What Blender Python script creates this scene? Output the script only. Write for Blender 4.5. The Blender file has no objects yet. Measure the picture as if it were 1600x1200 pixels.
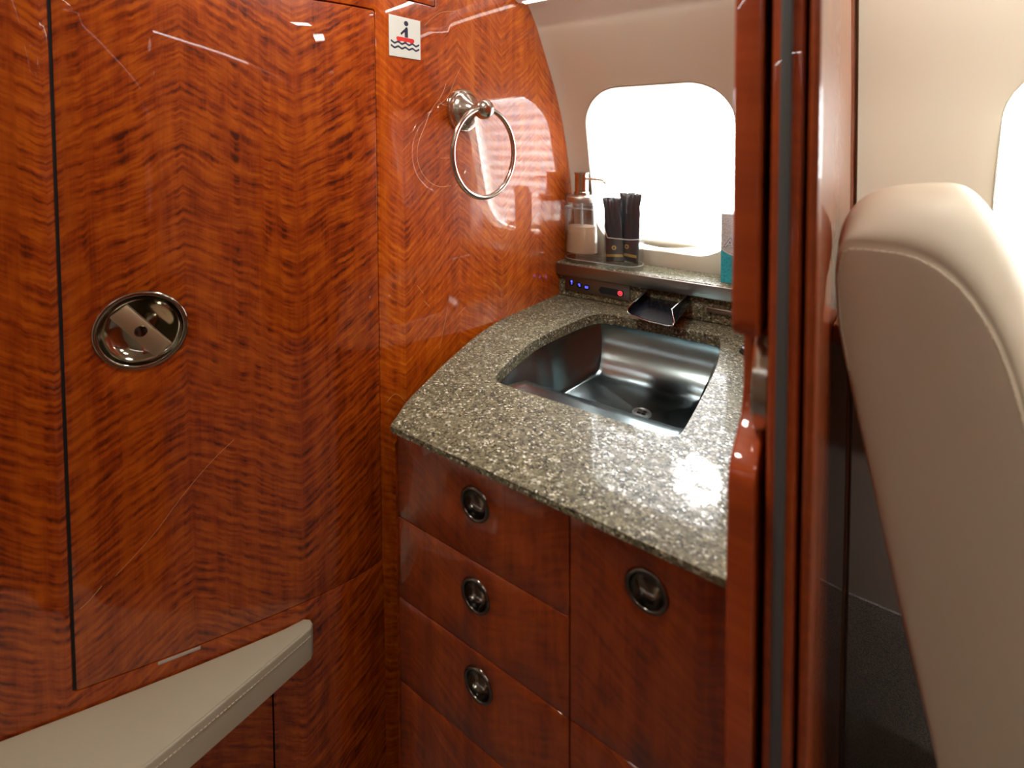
import bpy, bmesh, math, random
from math import sin, cos, pi, radians as R
from mathutils import Vector, Matrix
from mathutils.geometry import delaunay_2d_cdt

random.seed(7)
SC = bpy.context.scene
COL = SC.collection
# ------------------------------------------------------------------ camera
PITCH, ROLL, YAW = R(2.03), 0.0043, R(33.2)
cam_d = bpy.data.cameras.new('camera'); cam = bpy.data.objects.new('camera', cam_d); COL.objects.link(cam)
cam_d.sensor_width = 36; cam_d.lens = 36 * 750 / 1600
cam_d.shift_y = -(600 - 250) / 1600; cam_d.clip_start = 0.02
fw0 = Vector((-sin(YAW), cos(YAW), 0)); r0 = Vector((cos(YAW), sin(YAW), 0)); zz = Vector((0, 0, 1))
fwd = fw0 * cos(PITCH) - zz * sin(PITCH); upv = zz * cos(PITCH) + fw0 * sin(PITCH)
rgt = r0 * cos(ROLL) - upv * sin(ROLL); dwn = -upv * cos(ROLL) - r0 * sin(ROLL)
m3 = Matrix((rgt, -dwn, -fwd)).transposed()
cam.matrix_world = Matrix.Translation((0, 0, 1.2)) @ m3.to_4x4()
cam_d.dof.use_dof = True; cam_d.dof.focus_distance = 0.74; cam_d.dof.aperture_fstop = 3.2
SC.camera = cam
# ------------------------------------------------------------------ world, sun, exposure
W = bpy.data.worlds.new('sky'); SC.world = W; W.use_nodes = True
bg = W.node_tree.nodes['Background']; bg.inputs[1].default_value = 20.0
_tc = W.node_tree.nodes.new('ShaderNodeTexCoord'); _sx = W.node_tree.nodes.new('ShaderNodeSeparateXYZ'); _rp = W.node_tree.nodes.new('ShaderNodeValToRGB')
W.node_tree.links.new(_tc.outputs['Generated'], _sx.inputs[0]); W.node_tree.links.new(_sx.outputs[2], _rp.inputs[0]); W.node_tree.links.new(_rp.outputs[0], bg.inputs[0])
_rp.color_ramp.elements[0].position = 0.0; _rp.color_ramp.elements[0].color = (0.55, 0.54, 0.52, 1)      # sunlit apron below the horizon
_rp.color_ramp.elements[1].position = 0.08; _rp.color_ramp.elements[1].color = (0.93, 0.97, 1.0, 1)
sd = bpy.data.lights.new('sun', 'SUN'); sun = bpy.data.objects.new('sun', sd); COL.objects.link(sun)
sd.energy = 0.9; sd.angle = R(4.2); sd.color = (1, 0.97, 0.93)
SUNDIR = Vector((-0.169, 0.8125, 0.557))
sun.rotation_euler = SUNDIR.to_track_quat('Z', 'Y').to_euler(); sun.location = SUNDIR * 4
SC.view_settings.view_transform = 'Standard'; SC.view_settings.look = 'None'
SC.view_settings.gamma = 1; SC.view_settings.use_curve_mapping = False
SC.view_settings.exposure = 0.2
SC.cycles.max_bounces = 12; SC.cycles.transparent_max_bounces = 12; SC.cycles.transmission_bounces = 10
SC.cycles.sample_clamp_indirect = 40.0
SC.cycles.caustics_reflective = False; SC.cycles.caustics_refractive = False
def area(name, loc, target, sx, sy, energy, color, portal=False):
    d = bpy.data.lights.new(name, 'AREA'); d.shape = 'RECTANGLE'; d.size = sx; d.size_y = sy
    d.energy = energy; d.color = color
    if portal: d.cycles.is_portal = True
    o = bpy.data.objects.new(name, d); COL.objects.link(o); o.location = loc
    o.rotation_euler = (Vector(target) - Vector(loc)).to_track_quat('-Z', 'Y').to_euler()
    return o
WARM = (1.0, 0.94, 0.84)
WINX = [(-0.442, -0.145), (0.218, 0.528), (0.89, 1.20)]
for k, (a, b) in enumerate(WINX):
    area('window_portal', ((a + b) / 2, 1.075, 1.14), ((a + b) / 2, 0, 1.14), 0.36, 0.40, 1, (1, 1, 1), True)
# ------------------------------------------------------------------ node helpers / materials
class NT:
    def __init__(s, name):
        s.m = bpy.data.materials.new(name); s.m.use_nodes = True
        s.t = s.m.node_tree; s.n = s.t.nodes; s.l = s.t.links
        s.b = s.n['Principled BSDF']; s.out = s.n['Material Output']
    def node(s, typ, **kw):
        n = s.n.new(typ)
        for k, v in kw.items(): setattr(n, k, v)
        return n
    def put(s, sock, v):
        if isinstance(v, bpy.types.NodeSocket): s.l.new(v, sock)
        elif v is not None: sock.default_value = v
    def math(s, op, a, b=None, c=None):
        n = s.node('ShaderNodeMath', operation=op)
        s.put(n.inputs[0], a); s.put(n.inputs[1], b); s.put(n.inputs[2], c)
        return n.outputs[0]
    def comb(s, x, y, z=0.0):
        n = s.node('ShaderNodeCombineXYZ'); s.put(n.inputs[0], x); s.put(n.inputs[1], y); s.put(n.inputs[2], z)
        return n.outputs[0]
    def noise(s, vec, scale=1, detail=3, rough=0.5, dim='3D'):
        n = s.node('ShaderNodeTexNoise', noise_dimensions=dim)
        s.put(n.inputs['Vector'], vec); n.inputs['Scale'].default_value = scale
        n.inputs['Detail'].default_value = detail; n.inputs['Roughness'].default_value = rough
        return n.outputs['Fac']
    def ramp(s, fac, stops, interp='LINEAR'):
        n = s.node('ShaderNodeValToRGB'); n.color_ramp.interpolation = interp
        e = n.color_ramp.elements
        while len(e) < len(stops): e.new(0.5)
        for i, (p, c) in enumerate(stops): e[i].position = p; e[i].color = (*c, 1)
        s.put(n.inputs[0], fac)
        return n.outputs[0]
    def mix(s, fac, a, b, typ='MIX'):
        n = s.node('ShaderNodeMix', data_type='RGBA', blend_type=typ)
        s.put(n.inputs[0], fac); s.put(n.inputs[6], a if not isinstance(a, tuple) else (*a, 1)); s.put(n.inputs[7], b if not isinstance(b, tuple) else (*b, 1))
        return n.outputs[2]
    def set(s, **kw):
        al = {'col': 'Base Color', 'rough': 'Roughness', 'metal': 'Metallic', 'coat': 'Coat Weight', 'coatr': 'Coat Roughness',
              'trans': 'Transmission Weight', 'ior': 'IOR', 'emit': 'Emission Color', 'emits': 'Emission Strength',
              'spec': 'Specular IOR Level', 'sheen': 'Sheen Weight', 'aniso': 'Anisotropic', 'coati': 'Coat IOR'}
        for k, v in kw.items():
            if isinstance(v, tuple) and len(v) == 3: v = (*v, 1)
            s.put(s.b.inputs[al[k]], v)
        return s
    def bump(s, h, strength=0.3, dist=0.001):
        n = s.node('ShaderNodeBump'); n.inputs['Strength'].default_value = strength; n.inputs['Distance'].default_value = dist
        s.put(n.inputs['Height'], h); s.l.new(n.outputs[0], s.b.inputs['Normal'])
        return s
    def uv(s):
        n = s.node('ShaderNodeSeparateXYZ'); t = s.node('ShaderNodeTexCoord'); s.l.new(t.outputs['UV'], n.inputs[0])
        return n.outputs[0], n.outputs[1]
    def objco(s):
        return s.node('ShaderNodeTexCoord').outputs['Object']
def plain(name, col, rough=0.5, **kw):
    return NT(name).set(col=col, rough=rough, **kw).m

def veneer(name, s0, w, k, light, mid, dark, figure=1.0, coat=1.0, seed=0.0, ci=1.65):
    """book-matched figured veneer: s along the wall (u), z up (v)"""
    t = NT(name); u, v = t.uv()
    su = t.math('SUBTRACT', u, s0)
    fold = t.math('PINGPONG', su, w)
    leaf = t.math('FLOOR', t.math('DIVIDE', su, w))
    ribbon = t.noise(t.comb(t.math('MULTIPLY', su, 105), t.math('MULTIPLY', v, 1.3), seed + 5), 1, 2, 0.5)
    wob = t.noise(t.comb(t.math('MULTIPLY', fold, 7), t.math('MULTIPLY', v, 5), seed), 1, 2)
    q = t.math('ADD', t.math('ADD', v, t.math('MULTIPLY', fold, k)), t.math('MULTIPLY', wob, 0.045))
    q = t.math('ADD', q, t.math('MULTIPLY', ribbon, 0.007))
    fig = t.noise(t.comb(t.math('MULTIPLY', fold, 24), t.math('MULTIPLY', q, 150), seed), 1, 1.8, 0.5)
    fine = t.noise(t.comb(t.math('MULTIPLY', fold, 620), t.math('MULTIPLY', v, 9), seed), 1, 3, 0.6)
    stripe = t.noise(t.comb(t.math('MULTIPLY', su, 42), t.math('MULTIPLY', v, 0.9), seed + 3), 1, 3, 0.55)
    blot = t.noise(t.comb(t.math('MULTIPLY', fold, 75), t.math('MULTIPLY', v, 22), seed + 9), 1, 3, 0.6)
    amp = t.math('ADD', t.math('MULTIPLY', ribbon, 1.9), -0.25)
    f = t.math('MULTIPLY', t.math('MULTIPLY', t.math('SUBTRACT', fig, 0.5), 1.7 * figure), amp)
    f = t.math('ADD', f, t.math('MULTIPLY', t.math('SUBTRACT', fine, 0.5), 0.28))
    f = t.math('ADD', f, t.math('MULTIPLY', t.math('SUBTRACT', stripe, 0.5), 0.75))
    f = t.math('ADD', f, t.math('MULTIPLY', t.math('SUBTRACT', blot, 0.5), 0.7))
    tone = t.node('ShaderNodeTexWhiteNoise', noise_dimensions='1D'); t.put(tone.inputs['W'], t.math('ADD', leaf, seed + 0.5))
    f = t.math('ADD', f, t.math('MULTIPLY', t.math('SUBTRACT', tone.outputs[0], 0.5), 0.16))
    f = t.math('ADD', f, 0.5)
    col = t.ramp(f, [(0.10, dark), (0.48, mid), (0.9, light)])
    t.set(col=col, rough=0.45, spec=0.25, coat=coat, coatr=0.012, coati=ci)
    # faint waviness of the lacquer
    t2 = t.noise(t.comb(t.math('MULTIPLY', u, 26), t.math('MULTIPLY', v, 9), 1.7), 1, 1)
    nb = t.node('ShaderNodeBump'); nb.inputs['Strength'].default_value = 0.02; nb.inputs['Distance'].default_value = 0.002
    t.put(nb.inputs['Height'], t2); t.l.new(nb.outputs[0], t.b.inputs['Coat Normal'])
    return t.m
L1, M1, D1 = (0.50, 0.102, 0.003), (0.30, 0.040, 0.001), (0.075, 0.008, 0.0004)
M_DOOR = veneer('figured_veneer', -0.006, 0.126, -0.62, L1, M1, D1, 1.35, ci=1.5)
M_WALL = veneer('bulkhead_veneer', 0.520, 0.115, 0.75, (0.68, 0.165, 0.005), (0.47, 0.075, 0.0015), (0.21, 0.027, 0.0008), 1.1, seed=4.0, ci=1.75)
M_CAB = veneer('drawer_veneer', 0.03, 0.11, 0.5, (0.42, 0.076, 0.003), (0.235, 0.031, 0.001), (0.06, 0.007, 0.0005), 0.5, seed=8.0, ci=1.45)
M_JAMB = veneer('jamb_veneer', 0.0, 0.3, 0.2, (0.48, 0.086, 0.005), (0.34, 0.048, 0.003), (0.19, 0.023, 0.002), 0.5, seed=12.0, ci=1.5)
M_DARK = plain('dark_gap', (0.006, 0.005, 0.005), 0.8)
M_BLACK = plain('black_plastic', (0.012, 0.012, 0.013), 0.25)
M_RUB = plain('grey_gasket', (0.066, 0.065, 0.064), 0.8)

def granite():
    t = NT('granite'); co0 = t.objco()
    wn = t.node('ShaderNodeTexNoise'); t.put(wn.inputs['Vector'], co0); wn.inputs['Scale'].default_value = 420
    vm = t.node('ShaderNodeVectorMath', operation='MULTIPLY_ADD'); t.l.new(wn.outputs['Color'], vm.inputs[0]); vm.inputs[1].default_value = (0.004, 0.004, 0.004); t.l.new(co0, vm.inputs[2])
    co = vm.outputs[0]
    def vor(scale, out='Color'):
        n = t.node('ShaderNodeTexVoronoi', feature='F1'); t.put(n.inputs['Vector'], co); n.inputs['Scale'].default_value = scale
        return n.outputs[out]
    sep = t.node('ShaderNodeSeparateColor'); t.l.new(vor(440), sep.inputs[0])
    sep2 = t.node('ShaderNodeSeparateColor'); t.l.new(vor(230), sep2.inputs[0])
    c1 = t.ramp(sep.outputs[0], [(0.0, (0.03, 0.028, 0.018)), (0.20, (0.095, 0.088, 0.052)), (0.46, (0.185, 0.168, 0.098)), (0.80, (0.33, 0.305, 0.18)), (0.93, (0.78, 0.78, 0.64))], 'CONSTANT')
    c2 = t.ramp(sep2.outputs[1], [(0.0, (0.05, 0.045, 0.03)), (0.25, (0.16, 0.145, 0.085)), (0.7, (0.27, 0.25, 0.15)), (0.94, (0.66, 0.66, 0.55))], 'CONSTANT')
    big = t.noise(co, 60, 3)
    col = t.mix(t.ramp(big, [(0.42, (0.0,) * 3), (0.60, (0.55,) * 3)]), c1, c2)
    cw = t.ramp(sep.outputs[0], [(0.0, (0.08,) * 3), (0.5, (0.22,) * 3), (0.85, (0.6,) * 3), (0.95, (1.0,) * 3)], 'CONSTANT')
    t.set(col=col, rough=0.5, spec=0.2, coat=cw, coatr=0.055, coati=1.5)
    return t.m
M_GRAN = granite()
def brushed(name, col, rough=0.22, axis=0, strength=0.06):
    t = NT(name); co = t.objco()
    mp = t.node('ShaderNodeMapping'); t.l.new(co, mp.inputs[0])
    sc = [900, 900, 900]; sc[axis] = 12; mp.inputs['Scale'].default_value = sc
    n = t.noise(mp.outputs[0], 1, 2)
    t.set(col=col, metal=1.0, rough=rough); t.bump(n, strength, 0.0004)
    return t.m
M_STEEL = brushed('brushed_steel', (0.31, 0.38, 0.39), 0.2, 0)
M_NICKEL = plain('satin_nickel', (0.62, 0.57, 0.49), 0.2, metal=1.0)
M_BRONZE = brushed('bronze_plate', (0.22, 0.17, 0.14), 0.35, 0)
M_PULL = plain('smoked_nickel', (0.15, 0.135, 0.115), 0.16, metal=1.0)
M_DISH = plain('latch_nickel', (0.40, 0.37, 0.30), 0.09, metal=1.0)
M_BRASS = brushed('latch_bar_metal', (0.70, 0.60, 0.40), 0.42, 2)
M_CHROME = plain('polished_chrome', (0.78, 0.78, 0.78), 0.06, metal=1.0)

def leather(name, col, rough=0.42, sc=900):
    t = NT(name); co = t.objco()
    n = t.node('ShaderNodeTexVoronoi', feature='F1'); t.put(n.inputs['Vector'], co); n.inputs['Scale'].default_value = sc
    v = t.noise(co, 6, 2)
    c = t.mix(v, tuple(x * 0.93 for x in col), tuple(min(1, x * 1.05) for x in col))
    t.set(col=c, rough=rough); t.bump(n.outputs['Distance'], 0.12, 0.0006)
    return t.m
M_SEAT = leather('tan_leather', (0.55, 0.475, 0.355), 0.52)
M_LEDGE = leather('cream_leather', (0.50, 0.46, 0.335), 0.5)
M_THREAD = plain('cream_thread', (0.66, 0.58, 0.45), 0.7)
def lining():
    t = NT('cream_lining'); co = t.objco()
    n = t.noise(co, 420, 4, 0.6)
    t.set(col=(0.70, 0.655, 0.53), rough=0.75); t.bump(n, 0.18, 0.0008)
    return t.m
M_LIN = lining()
M_REVEAL = plain('window_reveal', (0.80, 0.76, 0.62), 0.45)
M_WHITE = plain('white_trim', (0.82, 0.82, 0.84), 0.35)
M_DADO = plain('taupe_panel', (0.30, 0.26, 0.225), 0.55)
def carpet():
    t = NT('dark_carpet'); co = t.objco()
    n = t.ramp(t.noise(co, 480, 4, 0.75), [(0.32, (0, 0, 0)), (0.68, (1, 1, 1))]); n2 = t.noise(co, 9, 3)
    c = t.mix(n, (0.05, 0.043, 0.038), (0.46, 0.41, 0.37))
    c = t.mix(n2, c, (0.16, 0.14, 0.125)); t.set(col=c, rough=0.95); t.bump(n, 0.6, 0.003)
    return t.m
M_CARP = carpet()
def thin_clear(name, tint, ior=1.5, rough=0.0):
    t = NT(name); tr = t.node('ShaderNodeBsdfTransparent'); gl = t.node('ShaderNodeBsdfGlossy'); gl.inputs['Roughness'].default_value = rough
    tr.inputs[0].default_value = (*tint, 1)
    lw = t.node('ShaderNodeLayerWeight'); lw.inputs[0].default_value = 0.5; mx = t.node('ShaderNodeMixShader')
    fr = t.math('ADD', t.math('MULTIPLY', t.math('POWER', lw.outputs['Facing'], 3.0), 0.8), 0.05)
    t.l.new(fr, mx.inputs[0]); t.l.new(tr.outputs[0], mx.inputs[1]); t.l.new(gl.outputs[0], mx.inputs[2]); t.l.new(mx.outputs[0], t.out.inputs[0])
    return t.m
M_ACR = thin_clear('clear_acrylic', (0.985, 0.99, 0.985), 1.4)
def paneglass():
    t = NT('window_glass'); tr = t.node('ShaderNodeBsdfTransparent'); gl = t.node('ShaderNodeBsdfGlossy'); gl.inputs['Roughness'].default_value = 0.0
    fr = t.node('ShaderNodeFresnel'); mx = t.node('ShaderNodeMixShader')
    t.l.new(fr.outputs[0], mx.inputs[0]); t.l.new(tr.outputs[0], mx.inputs[1]); t.l.new(gl.outputs[0], mx.inputs[2]); t.l.new(mx.outputs[0], t.out.inputs[0])
    return t.m
M_PANE = paneglass()
def shade_mat():
    t = NT('pleated_shade_fabric'); tr = t.node('ShaderNodeBsdfTransparent'); tl = t.node('ShaderNodeBsdfTranslucent'); df = t.node('ShaderNodeBsdfDiffuse')
    tr.inputs[0].default_value = (1, 1, 1, 1); tl.inputs[0].default_value = (0.85, 0.82, 0.80, 1)
    m1 = t.node('ShaderNodeMixShader'); m1.inputs[0].default_value = 0.6; t.l.new(tr.outputs[0], m1.inputs[1]); t.l.new(tl.outputs[0], m1.inputs[2])
    sx = t.node('ShaderNodeSeparateXYZ'); t.l.new(t.objco(), sx.inputs[0])
    w = t.math('ADD', t.math('MULTIPLY', t.math('SINE', t.math('MULTIPLY', sx.outputs[2], 2 * pi / PLEAT)), 0.5), 0.5)
    t.put(m1.inputs[0], t.math('ADD', t.math('MULTIPLY', t.math('POWER', w, 1.5), 0.55), 0.35))      # doubled cloth at every fold
    t.l.new(m1.outputs[0], t.out.inputs[0])
    return t.m
PLEAT = 0.0265
M_SHADE = shade_mat()
def emit(name, col, s):
    return NT(name).set(col=(0.02, 0.02, 0.02), emit=col, emits=s, rough=0.4).m
# ------------------------------------------------------------------ mesh helpers
def obj(name, bm, mat, parent=None, smooth=38, loc=None):
    bmesh.ops.recalc_face_normals(bm, faces=bm.faces[:]) if not getattr(bm, '_keep', False) else None
    me = bpy.data.meshes.new(name); bm.to_mesh(me); bm.free()
    for p in me.polygons: p.use_smooth = smooth > 0
    if smooth > 0 and smooth < 180: me.set_sharp_from_angle(angle=R(smooth))
    mats = mat if isinstance(mat, (list, tuple)) else [mat]
    for m in mats: me.materials.append(m)
    o = bpy.data.objects.new(name, me); COL.objects.link(o)
    if parent: o.parent = parent
    if loc: o.location = loc
    return o
def tag(o, label, cat, group=None):
    o['label'] = label; o['category'] = cat
    if group: o['group'] = group
    return o
def struct(o):
    o['kind'] = 'structure'; return o
def thing(name, label, cat, loc=(0, 0, 0), rotz=0, group=None):
    o = bpy.data.objects.new(name, None); COL.objects.link(o); o.empty_display_size = 0.05
    o.location = loc; o.rotation_euler = (0, 0, rotz)
    return tag(o, label, cat, group)
def copy_tree(o, parent=None):
    c = o.copy(); COL.objects.link(c)
    if parent: c.parent = parent
    for ch in list(o.children): copy_tree(ch, c)
    return c
def boxuv(bm, scale=1.0):
    uvl = bm.loops.layers.uv.verify()
    for f in bm.faces:
        n = f.normal; a = max(range(3), key=lambda i: abs(n[i]))
        for l in f.loops:
            c = l.vert.co
            l[uvl].uv = (c.y, c.z) if a == 0 else ((c.x, c.z) if a == 1 else (c.x, c.y))
def bevel_sharp(bm, off, seg=2, ang=40):
    bm.normal_update()
    es = [e for e in bm.edges if len(e.link_faces) == 2 and e.calc_face_angle(0) > R(ang)]
    if es: bmesh.ops.bevel(bm, geom=es, offset=off, segments=seg, affect='EDGES', profile=0.5, clamp_overlap=True)
def add_box(bm, x0, x1, y0, y1, z0, z1, M=None):
    vs = [bm.verts.new((x, y, z)) for x in (x0, x1) for y in (y0, y1) for z in (z0, z1)]
    if M:
        for v in vs: v.co = M @ v.co
    for f in ((0, 1, 3, 2), (4, 6, 7, 5), (0, 4, 5, 1), (2, 3, 7, 6), (0, 2, 6, 4), (1, 5, 7, 3)):
        bm.faces.new([vs[i] for i in f])
    return vs
def box(x0, x1, y0, y1, z0, z1, bev=0, seg=2, M=None):
    bm = bmesh.new(); add_box(bm, x0, x1, y0, y1, z0, z1)
    bmesh.ops.recalc_face_normals(bm, faces=bm.faces[:])
    if bev: bevel_sharp(bm, bev, seg)
    bm.normal_update(); boxuv(bm)
    if M: bm.transform(M)
    return bm
def lathe(prof, n=48, M=None, bm=None, caps=False):
    """prof: (r, z) list revolved about z"""
    bm = bm or bmesh.new(); rings = []
    for r, z in prof:
        if r < 1e-6: rings.append([bm.verts.new((0, 0, z))])
        else: rings.append([bm.verts.new((r * cos(2 * pi * i / n), r * sin(2 * pi * i / n), z)) for i in range(n)])
    newv = [v for r in rings for v in r]
    for a, b in zip(rings, rings[1:]):
        for i in range(n):
            j = (i + 1) % n
            if len(a) == 1 and len(b) == 1: continue
            if len(a) == 1: bm.faces.new((a[0], b[i], b[j]))
            elif len(b) == 1: bm.faces.new((a[i], a[j], b[0]))
            else: bm.faces.new((a[i], a[j], b[j], b[i]))
    if M:
        for v in newv: v.co = M @ v.co
    return bm
def tube(path, rad, n=12, closed=False, bm=None):
    bm = bm or bmesh.new(); P = [Vector(p) for p in path]; N = len(P); rings = []
    prev = None
    for i in range(N):
        if closed: t = (P[(i + 1) % N] - P[i - 1]).normalized()
        else: t = (P[min(i + 1, N - 1)] - P[max(i - 1, 0)]).normalized()
        if prev is None:
            a = Vector((0, 0, 1)) if abs(t.z) < 0.9 else Vector((1, 0, 0)); u = t.cross(a).normalized()
        else: u = (prev - t * prev.dot(t)).normalized()
        prev = u; w = t.cross(u)
        rr = rad[i] if isinstance(rad, (list, tuple)) else rad
        rings.append([bm.verts.new(P[i] + (u * cos(2 * pi * k / n) + w * sin(2 * pi * k / n)) * rr) for k in range(n)])
    for i in range(N if closed else N - 1):
        a, b = rings[i], rings[(i + 1) % N]
        for k in range(n):
            bm.faces.new((a[k], a[(k + 1) % n], b[(k + 1) % n], b[k]))
    if not closed:
        bm.faces.new(rings[0][::-1]); bm.faces.new(rings[-1])
    return bm
def inside(p, poly):
    x, y = p; c = False; j = len(poly) - 1
    for i in range(len(poly)):
        xi, yi = poly[i]; xj, yj = poly[j]
        if (yi > y) != (yj > y) and x < (xj - xi) * (y - yi) / (yj - yi) + xi: c = not c
        j = i
    return c
def resample(poly, step):
    out = []
    for i in range(len(poly)):
        a = Vector(poly[i]); b = Vector(poly[(i + 1) % len(poly)]); n = max(1, math.ceil((b - a).length / step))
        for k in range(n): p = a.lerp(b, k / n); out.append((p.x, p.y))
    return out
def rrect(x0, x1, y0, y1, r, n=8):
    out = []
    for cx, cy, a0 in ((x1 - r, y1 - r, 0), (x0 + r, y1 - r, 90), (x0 + r, y0 + r, 180), (x1 - r, y0 + r, 270)):
        for k in range(n + 1):
            a = R(a0 + 90 * k / n); out.append((cx + r * cos(a), cy + r * sin(a)))
    return out
def circle(cx, cy, r, n=48):
    return [(cx + r * cos(2 * pi * k / n), cy + r * sin(2 * pi * k / n)) for k in range(n)]
def sheet(outer, holes, fmap, thick, gx=0.02, gy=0.06, step=0.02, bevel=0.0, seg=2, back=True):
    """a slab over a 2-D outline with holes, mapped into space; fmap(a, b, depth) -> point. UVs keep (a, b)."""
    outer = resample(outer, step); holes = [resample(h, step) for h in holes]
    V, E = [], []
    for loop in [outer] + holes:
        b0 = len(V); V += loop; n = len(loop); E += [(b0 + i, b0 + (i + 1) % n) for i in range(n)]
    nb = len(V)
    xs = [p[0] for p in outer]; ys = [p[1] for p in outer]
    cell = {}
    def near(p):
        i, j = int(p[0] // gx), int(p[1] // gx)
        return False
    B = [Vector(v) for v in V]
    key = {}
    h = min(gx, gy) * 0.45
    for b in B: key.setdefault((int(b.x // h), int(b.y // h)), []).append(b)
    a = math.ceil(min(xs) / gx) * gx
    while a < max(xs):
        c = math.ceil(min(ys) / gy) * gy
        while c < max(ys):
            p = (a, c); i, j = int(a // h), int(c // h)
            if inside(p, outer) and not any(inside(p, q) for q in holes):
                if not any((Vector(p) - q).length < h for di in (-1, 0, 1) for dj in (-1, 0, 1) for q in key.get((i + di, j + dj), [])):
                    V.append(p)
            c += gy
        a += gx
    vo, eo, fo, ov, oe, of = delaunay_2d_cdt([Vector(v) for v in V], E, [], 0, 1e-7)
    bm = bmesh.new(); uvl = bm.loops.layers.uv.verify()
    F = []
    for f in fo:
        c = (sum(vo[i].x for i in f) / len(f), sum(vo[i].y for i in f) / len(f))
        if inside(c, outer) and not any(inside(c, q) for q in holes): F.append(f)
    fr = {}; dom = {}
    for i in {i for f in F for i in f}:
        fr[i] = bm.verts.new(fmap(vo[i].x, vo[i].y, 0.0)); dom[fr[i]] = (vo[i].x, vo[i].y)
    for f in F: bm.faces.new([fr[i] for i in f])
    if thick > 0:
        bk = {}
        for i in fr:
            bk[i] = bm.verts.new(fmap(vo[i].x, vo[i].y, thick)); dom[bk[i]] = (vo[i].x, vo[i].y)
        cnt = {}
        for f in F:
            for k in range(len(f)):
                e = (f[k], f[(k + 1) % len(f)]); cnt[tuple(sorted(e))] = cnt.get(tuple(sorted(e)), []) + [e]
        for f in F: bm.faces.new([bk[i] for i in f][::-1])
        for e in [v[0] for v in cnt.values() if len(v) == 1]:
            bm.faces.new((fr[e[1]], fr[e[0]], bk[e[0]], bk[e[1]]))
    for f in bm.faces:
        for l in f.loops: l[uvl].uv = dom[l.vert]
    bmesh.ops.recalc_face_normals(bm, faces=bm.faces[:])
    if bevel:
        bm.normal_update()
        frs = set(fr.values())
        es = [e for e in bm.edges if len(e.link_faces) == 2 and e.verts[0] in frs and e.verts[1] in frs and e.calc_face_angle(0) > R(60)]
        bmesh.ops.bevel(bm, geom=es, offset=bevel, segments=seg, affect='EDGES', profile=0.5, clamp_overlap=True)
    return bm
def interp(x, tab):
    if x <= tab[0][0]: return tab[0][1]
    for (a, b), (c, d) in zip(tab, tab[1:]):
        if x <= c: return b + (d - b) * (x - a) / (c - a)
    return tab[-1][1]
# ------------------------------------------------------------------ plan of the curved bulkhead (s = length along it)
HEAD = [(-0.6, 33.4), (0, 32.84), (0.0777, 31.61), (0.1905, 29.8), (0.245, 27.3), (0.277, 24.8), (0.3025, 21.3), (0.3186, 18.3), (0.3395, 12.8),
        (0.36, 10.47), (0.3708, 9.3), (0.442, 7.8), (0.5664, 6.1), (2, 6.1)]
SM = [0.0] * 0
def head(s):   # lightly smoothed heading
    return R(sum(interp(s + d * 0.004, HEAD) for d in range(-6, 7)) / 13)
DS = 0.001
PL = {0: Vector((-0.7181, 0.1662))}
p = PL[0].copy()
for i in range(0, 1100): p = p + Vector((sin(head((i + .5) * DS)), cos(head((i + .5) * DS)))) * DS; PL[i + 1] = p
p = PL[0].copy()
for i in range(0, -700, -1): p = p - Vector((sin(head((i - .5) * DS)), cos(head((i - .5) * DS)))) * DS; PL[i - 1] = p
def wall_pt(s, z, d=0.0):
    i = math.floor(s / DS); f = s / DS - i
    q = PL[i].lerp(PL[i + 1], f); h = head(s)
    return Vector((q.x - cos(h) * d, q.y + sin(h) * d, z))      # d > 0 goes behind the surface (to -x)
def wall_nrm(s):
    h = head(s); return Vector((cos(h), -sin(h), 0))
def wall_tan(s):
    h = head(s); return Vector((sin(h), cos(h), 0))
def wall_frame(s, z, d=0.0):
    """local x along the wall (towards the fuselage), y up, z out of the wall"""
    t, n = wall_tan(s), wall_nrm(s)
    return Matrix.Translation(wall_pt(s, z, d)) @ Matrix((t, zz, t.cross(zz) if t.cross(zz).dot(n) > 0 else n)).transposed().to_4x4()
# fuselage section y(z)
PROF = [(0.0, 0.93), (0.2, 1.0), (0.39, 1.026), (0.6, 1.036), (0.85, 1.038), (0.93, 1.034), (1.04, 1.0236), (1.10, 1.0125), (1.18, 0.995), (1.262, 0.972), (1.33, 0.941), (1.394, 0.906),
        (1.456, 0.873), (1.4879, 0.845), (1.54, 0.79), (1.60, 0.70)]
def yf(z):
    return sum(interp(z + d * 0.015, PROF) for d in (-2, -1, 0, 1, 2)) / 5
# ================================================================== STRUCTURE
def s_of_y(y):
    lo, hi = 0.0, 1.0
    for _ in range(40):
        mid = (lo + hi) / 2
        if wall_pt(mid, 0).y < y: lo = mid
        else: hi = mid
    return lo
S_DOOR0, S_DOOR1, Z_DOOR0, Z_DOOR1 = 0.0035, 0.3575, 0.5685, 1.3935
zs_ = [0.0 + 1.66 * k / 60 for k in range(61)]
outer = [(-0.55, 0.0)] + [(s_of_y(yf(z) - 0.009), z) for z in zs_] + [(-0.55, 1.66)]
S_H0, S_H1, Z_H0 = 0.22, 0.4695, 1.4230
doorhole = rrect(S_DOOR0 - 0.0038, S_DOOR1 + 0.0016, Z_DOOR0 - 0.0014, Z_DOOR1 + 0.0022, 0.004, 3)
hatchhole = rrect(S_H0 - 0.002, S_H1 + 0.002, Z_H0 - 0.002, 1.60, 0.004, 3)
slit = [(0.2040, 0.03), (0.2056, 0.03), (0.2056, 0.512), (0.2040, 0.512)]
bm = sheet(outer, [doorhole, hatchhole, slit], wall_pt, 0.02, 0.012, 0.06, 0.02, 0.0008, 2)
uvl = bm.loops.layers.uv.verify()
for f in bm.faces: f.material_index = 1 if sum(l[uvl].uv.x for l in f.loops) / len(f.loops) < S_DOOR1 + 0.0012 else 0
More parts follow.
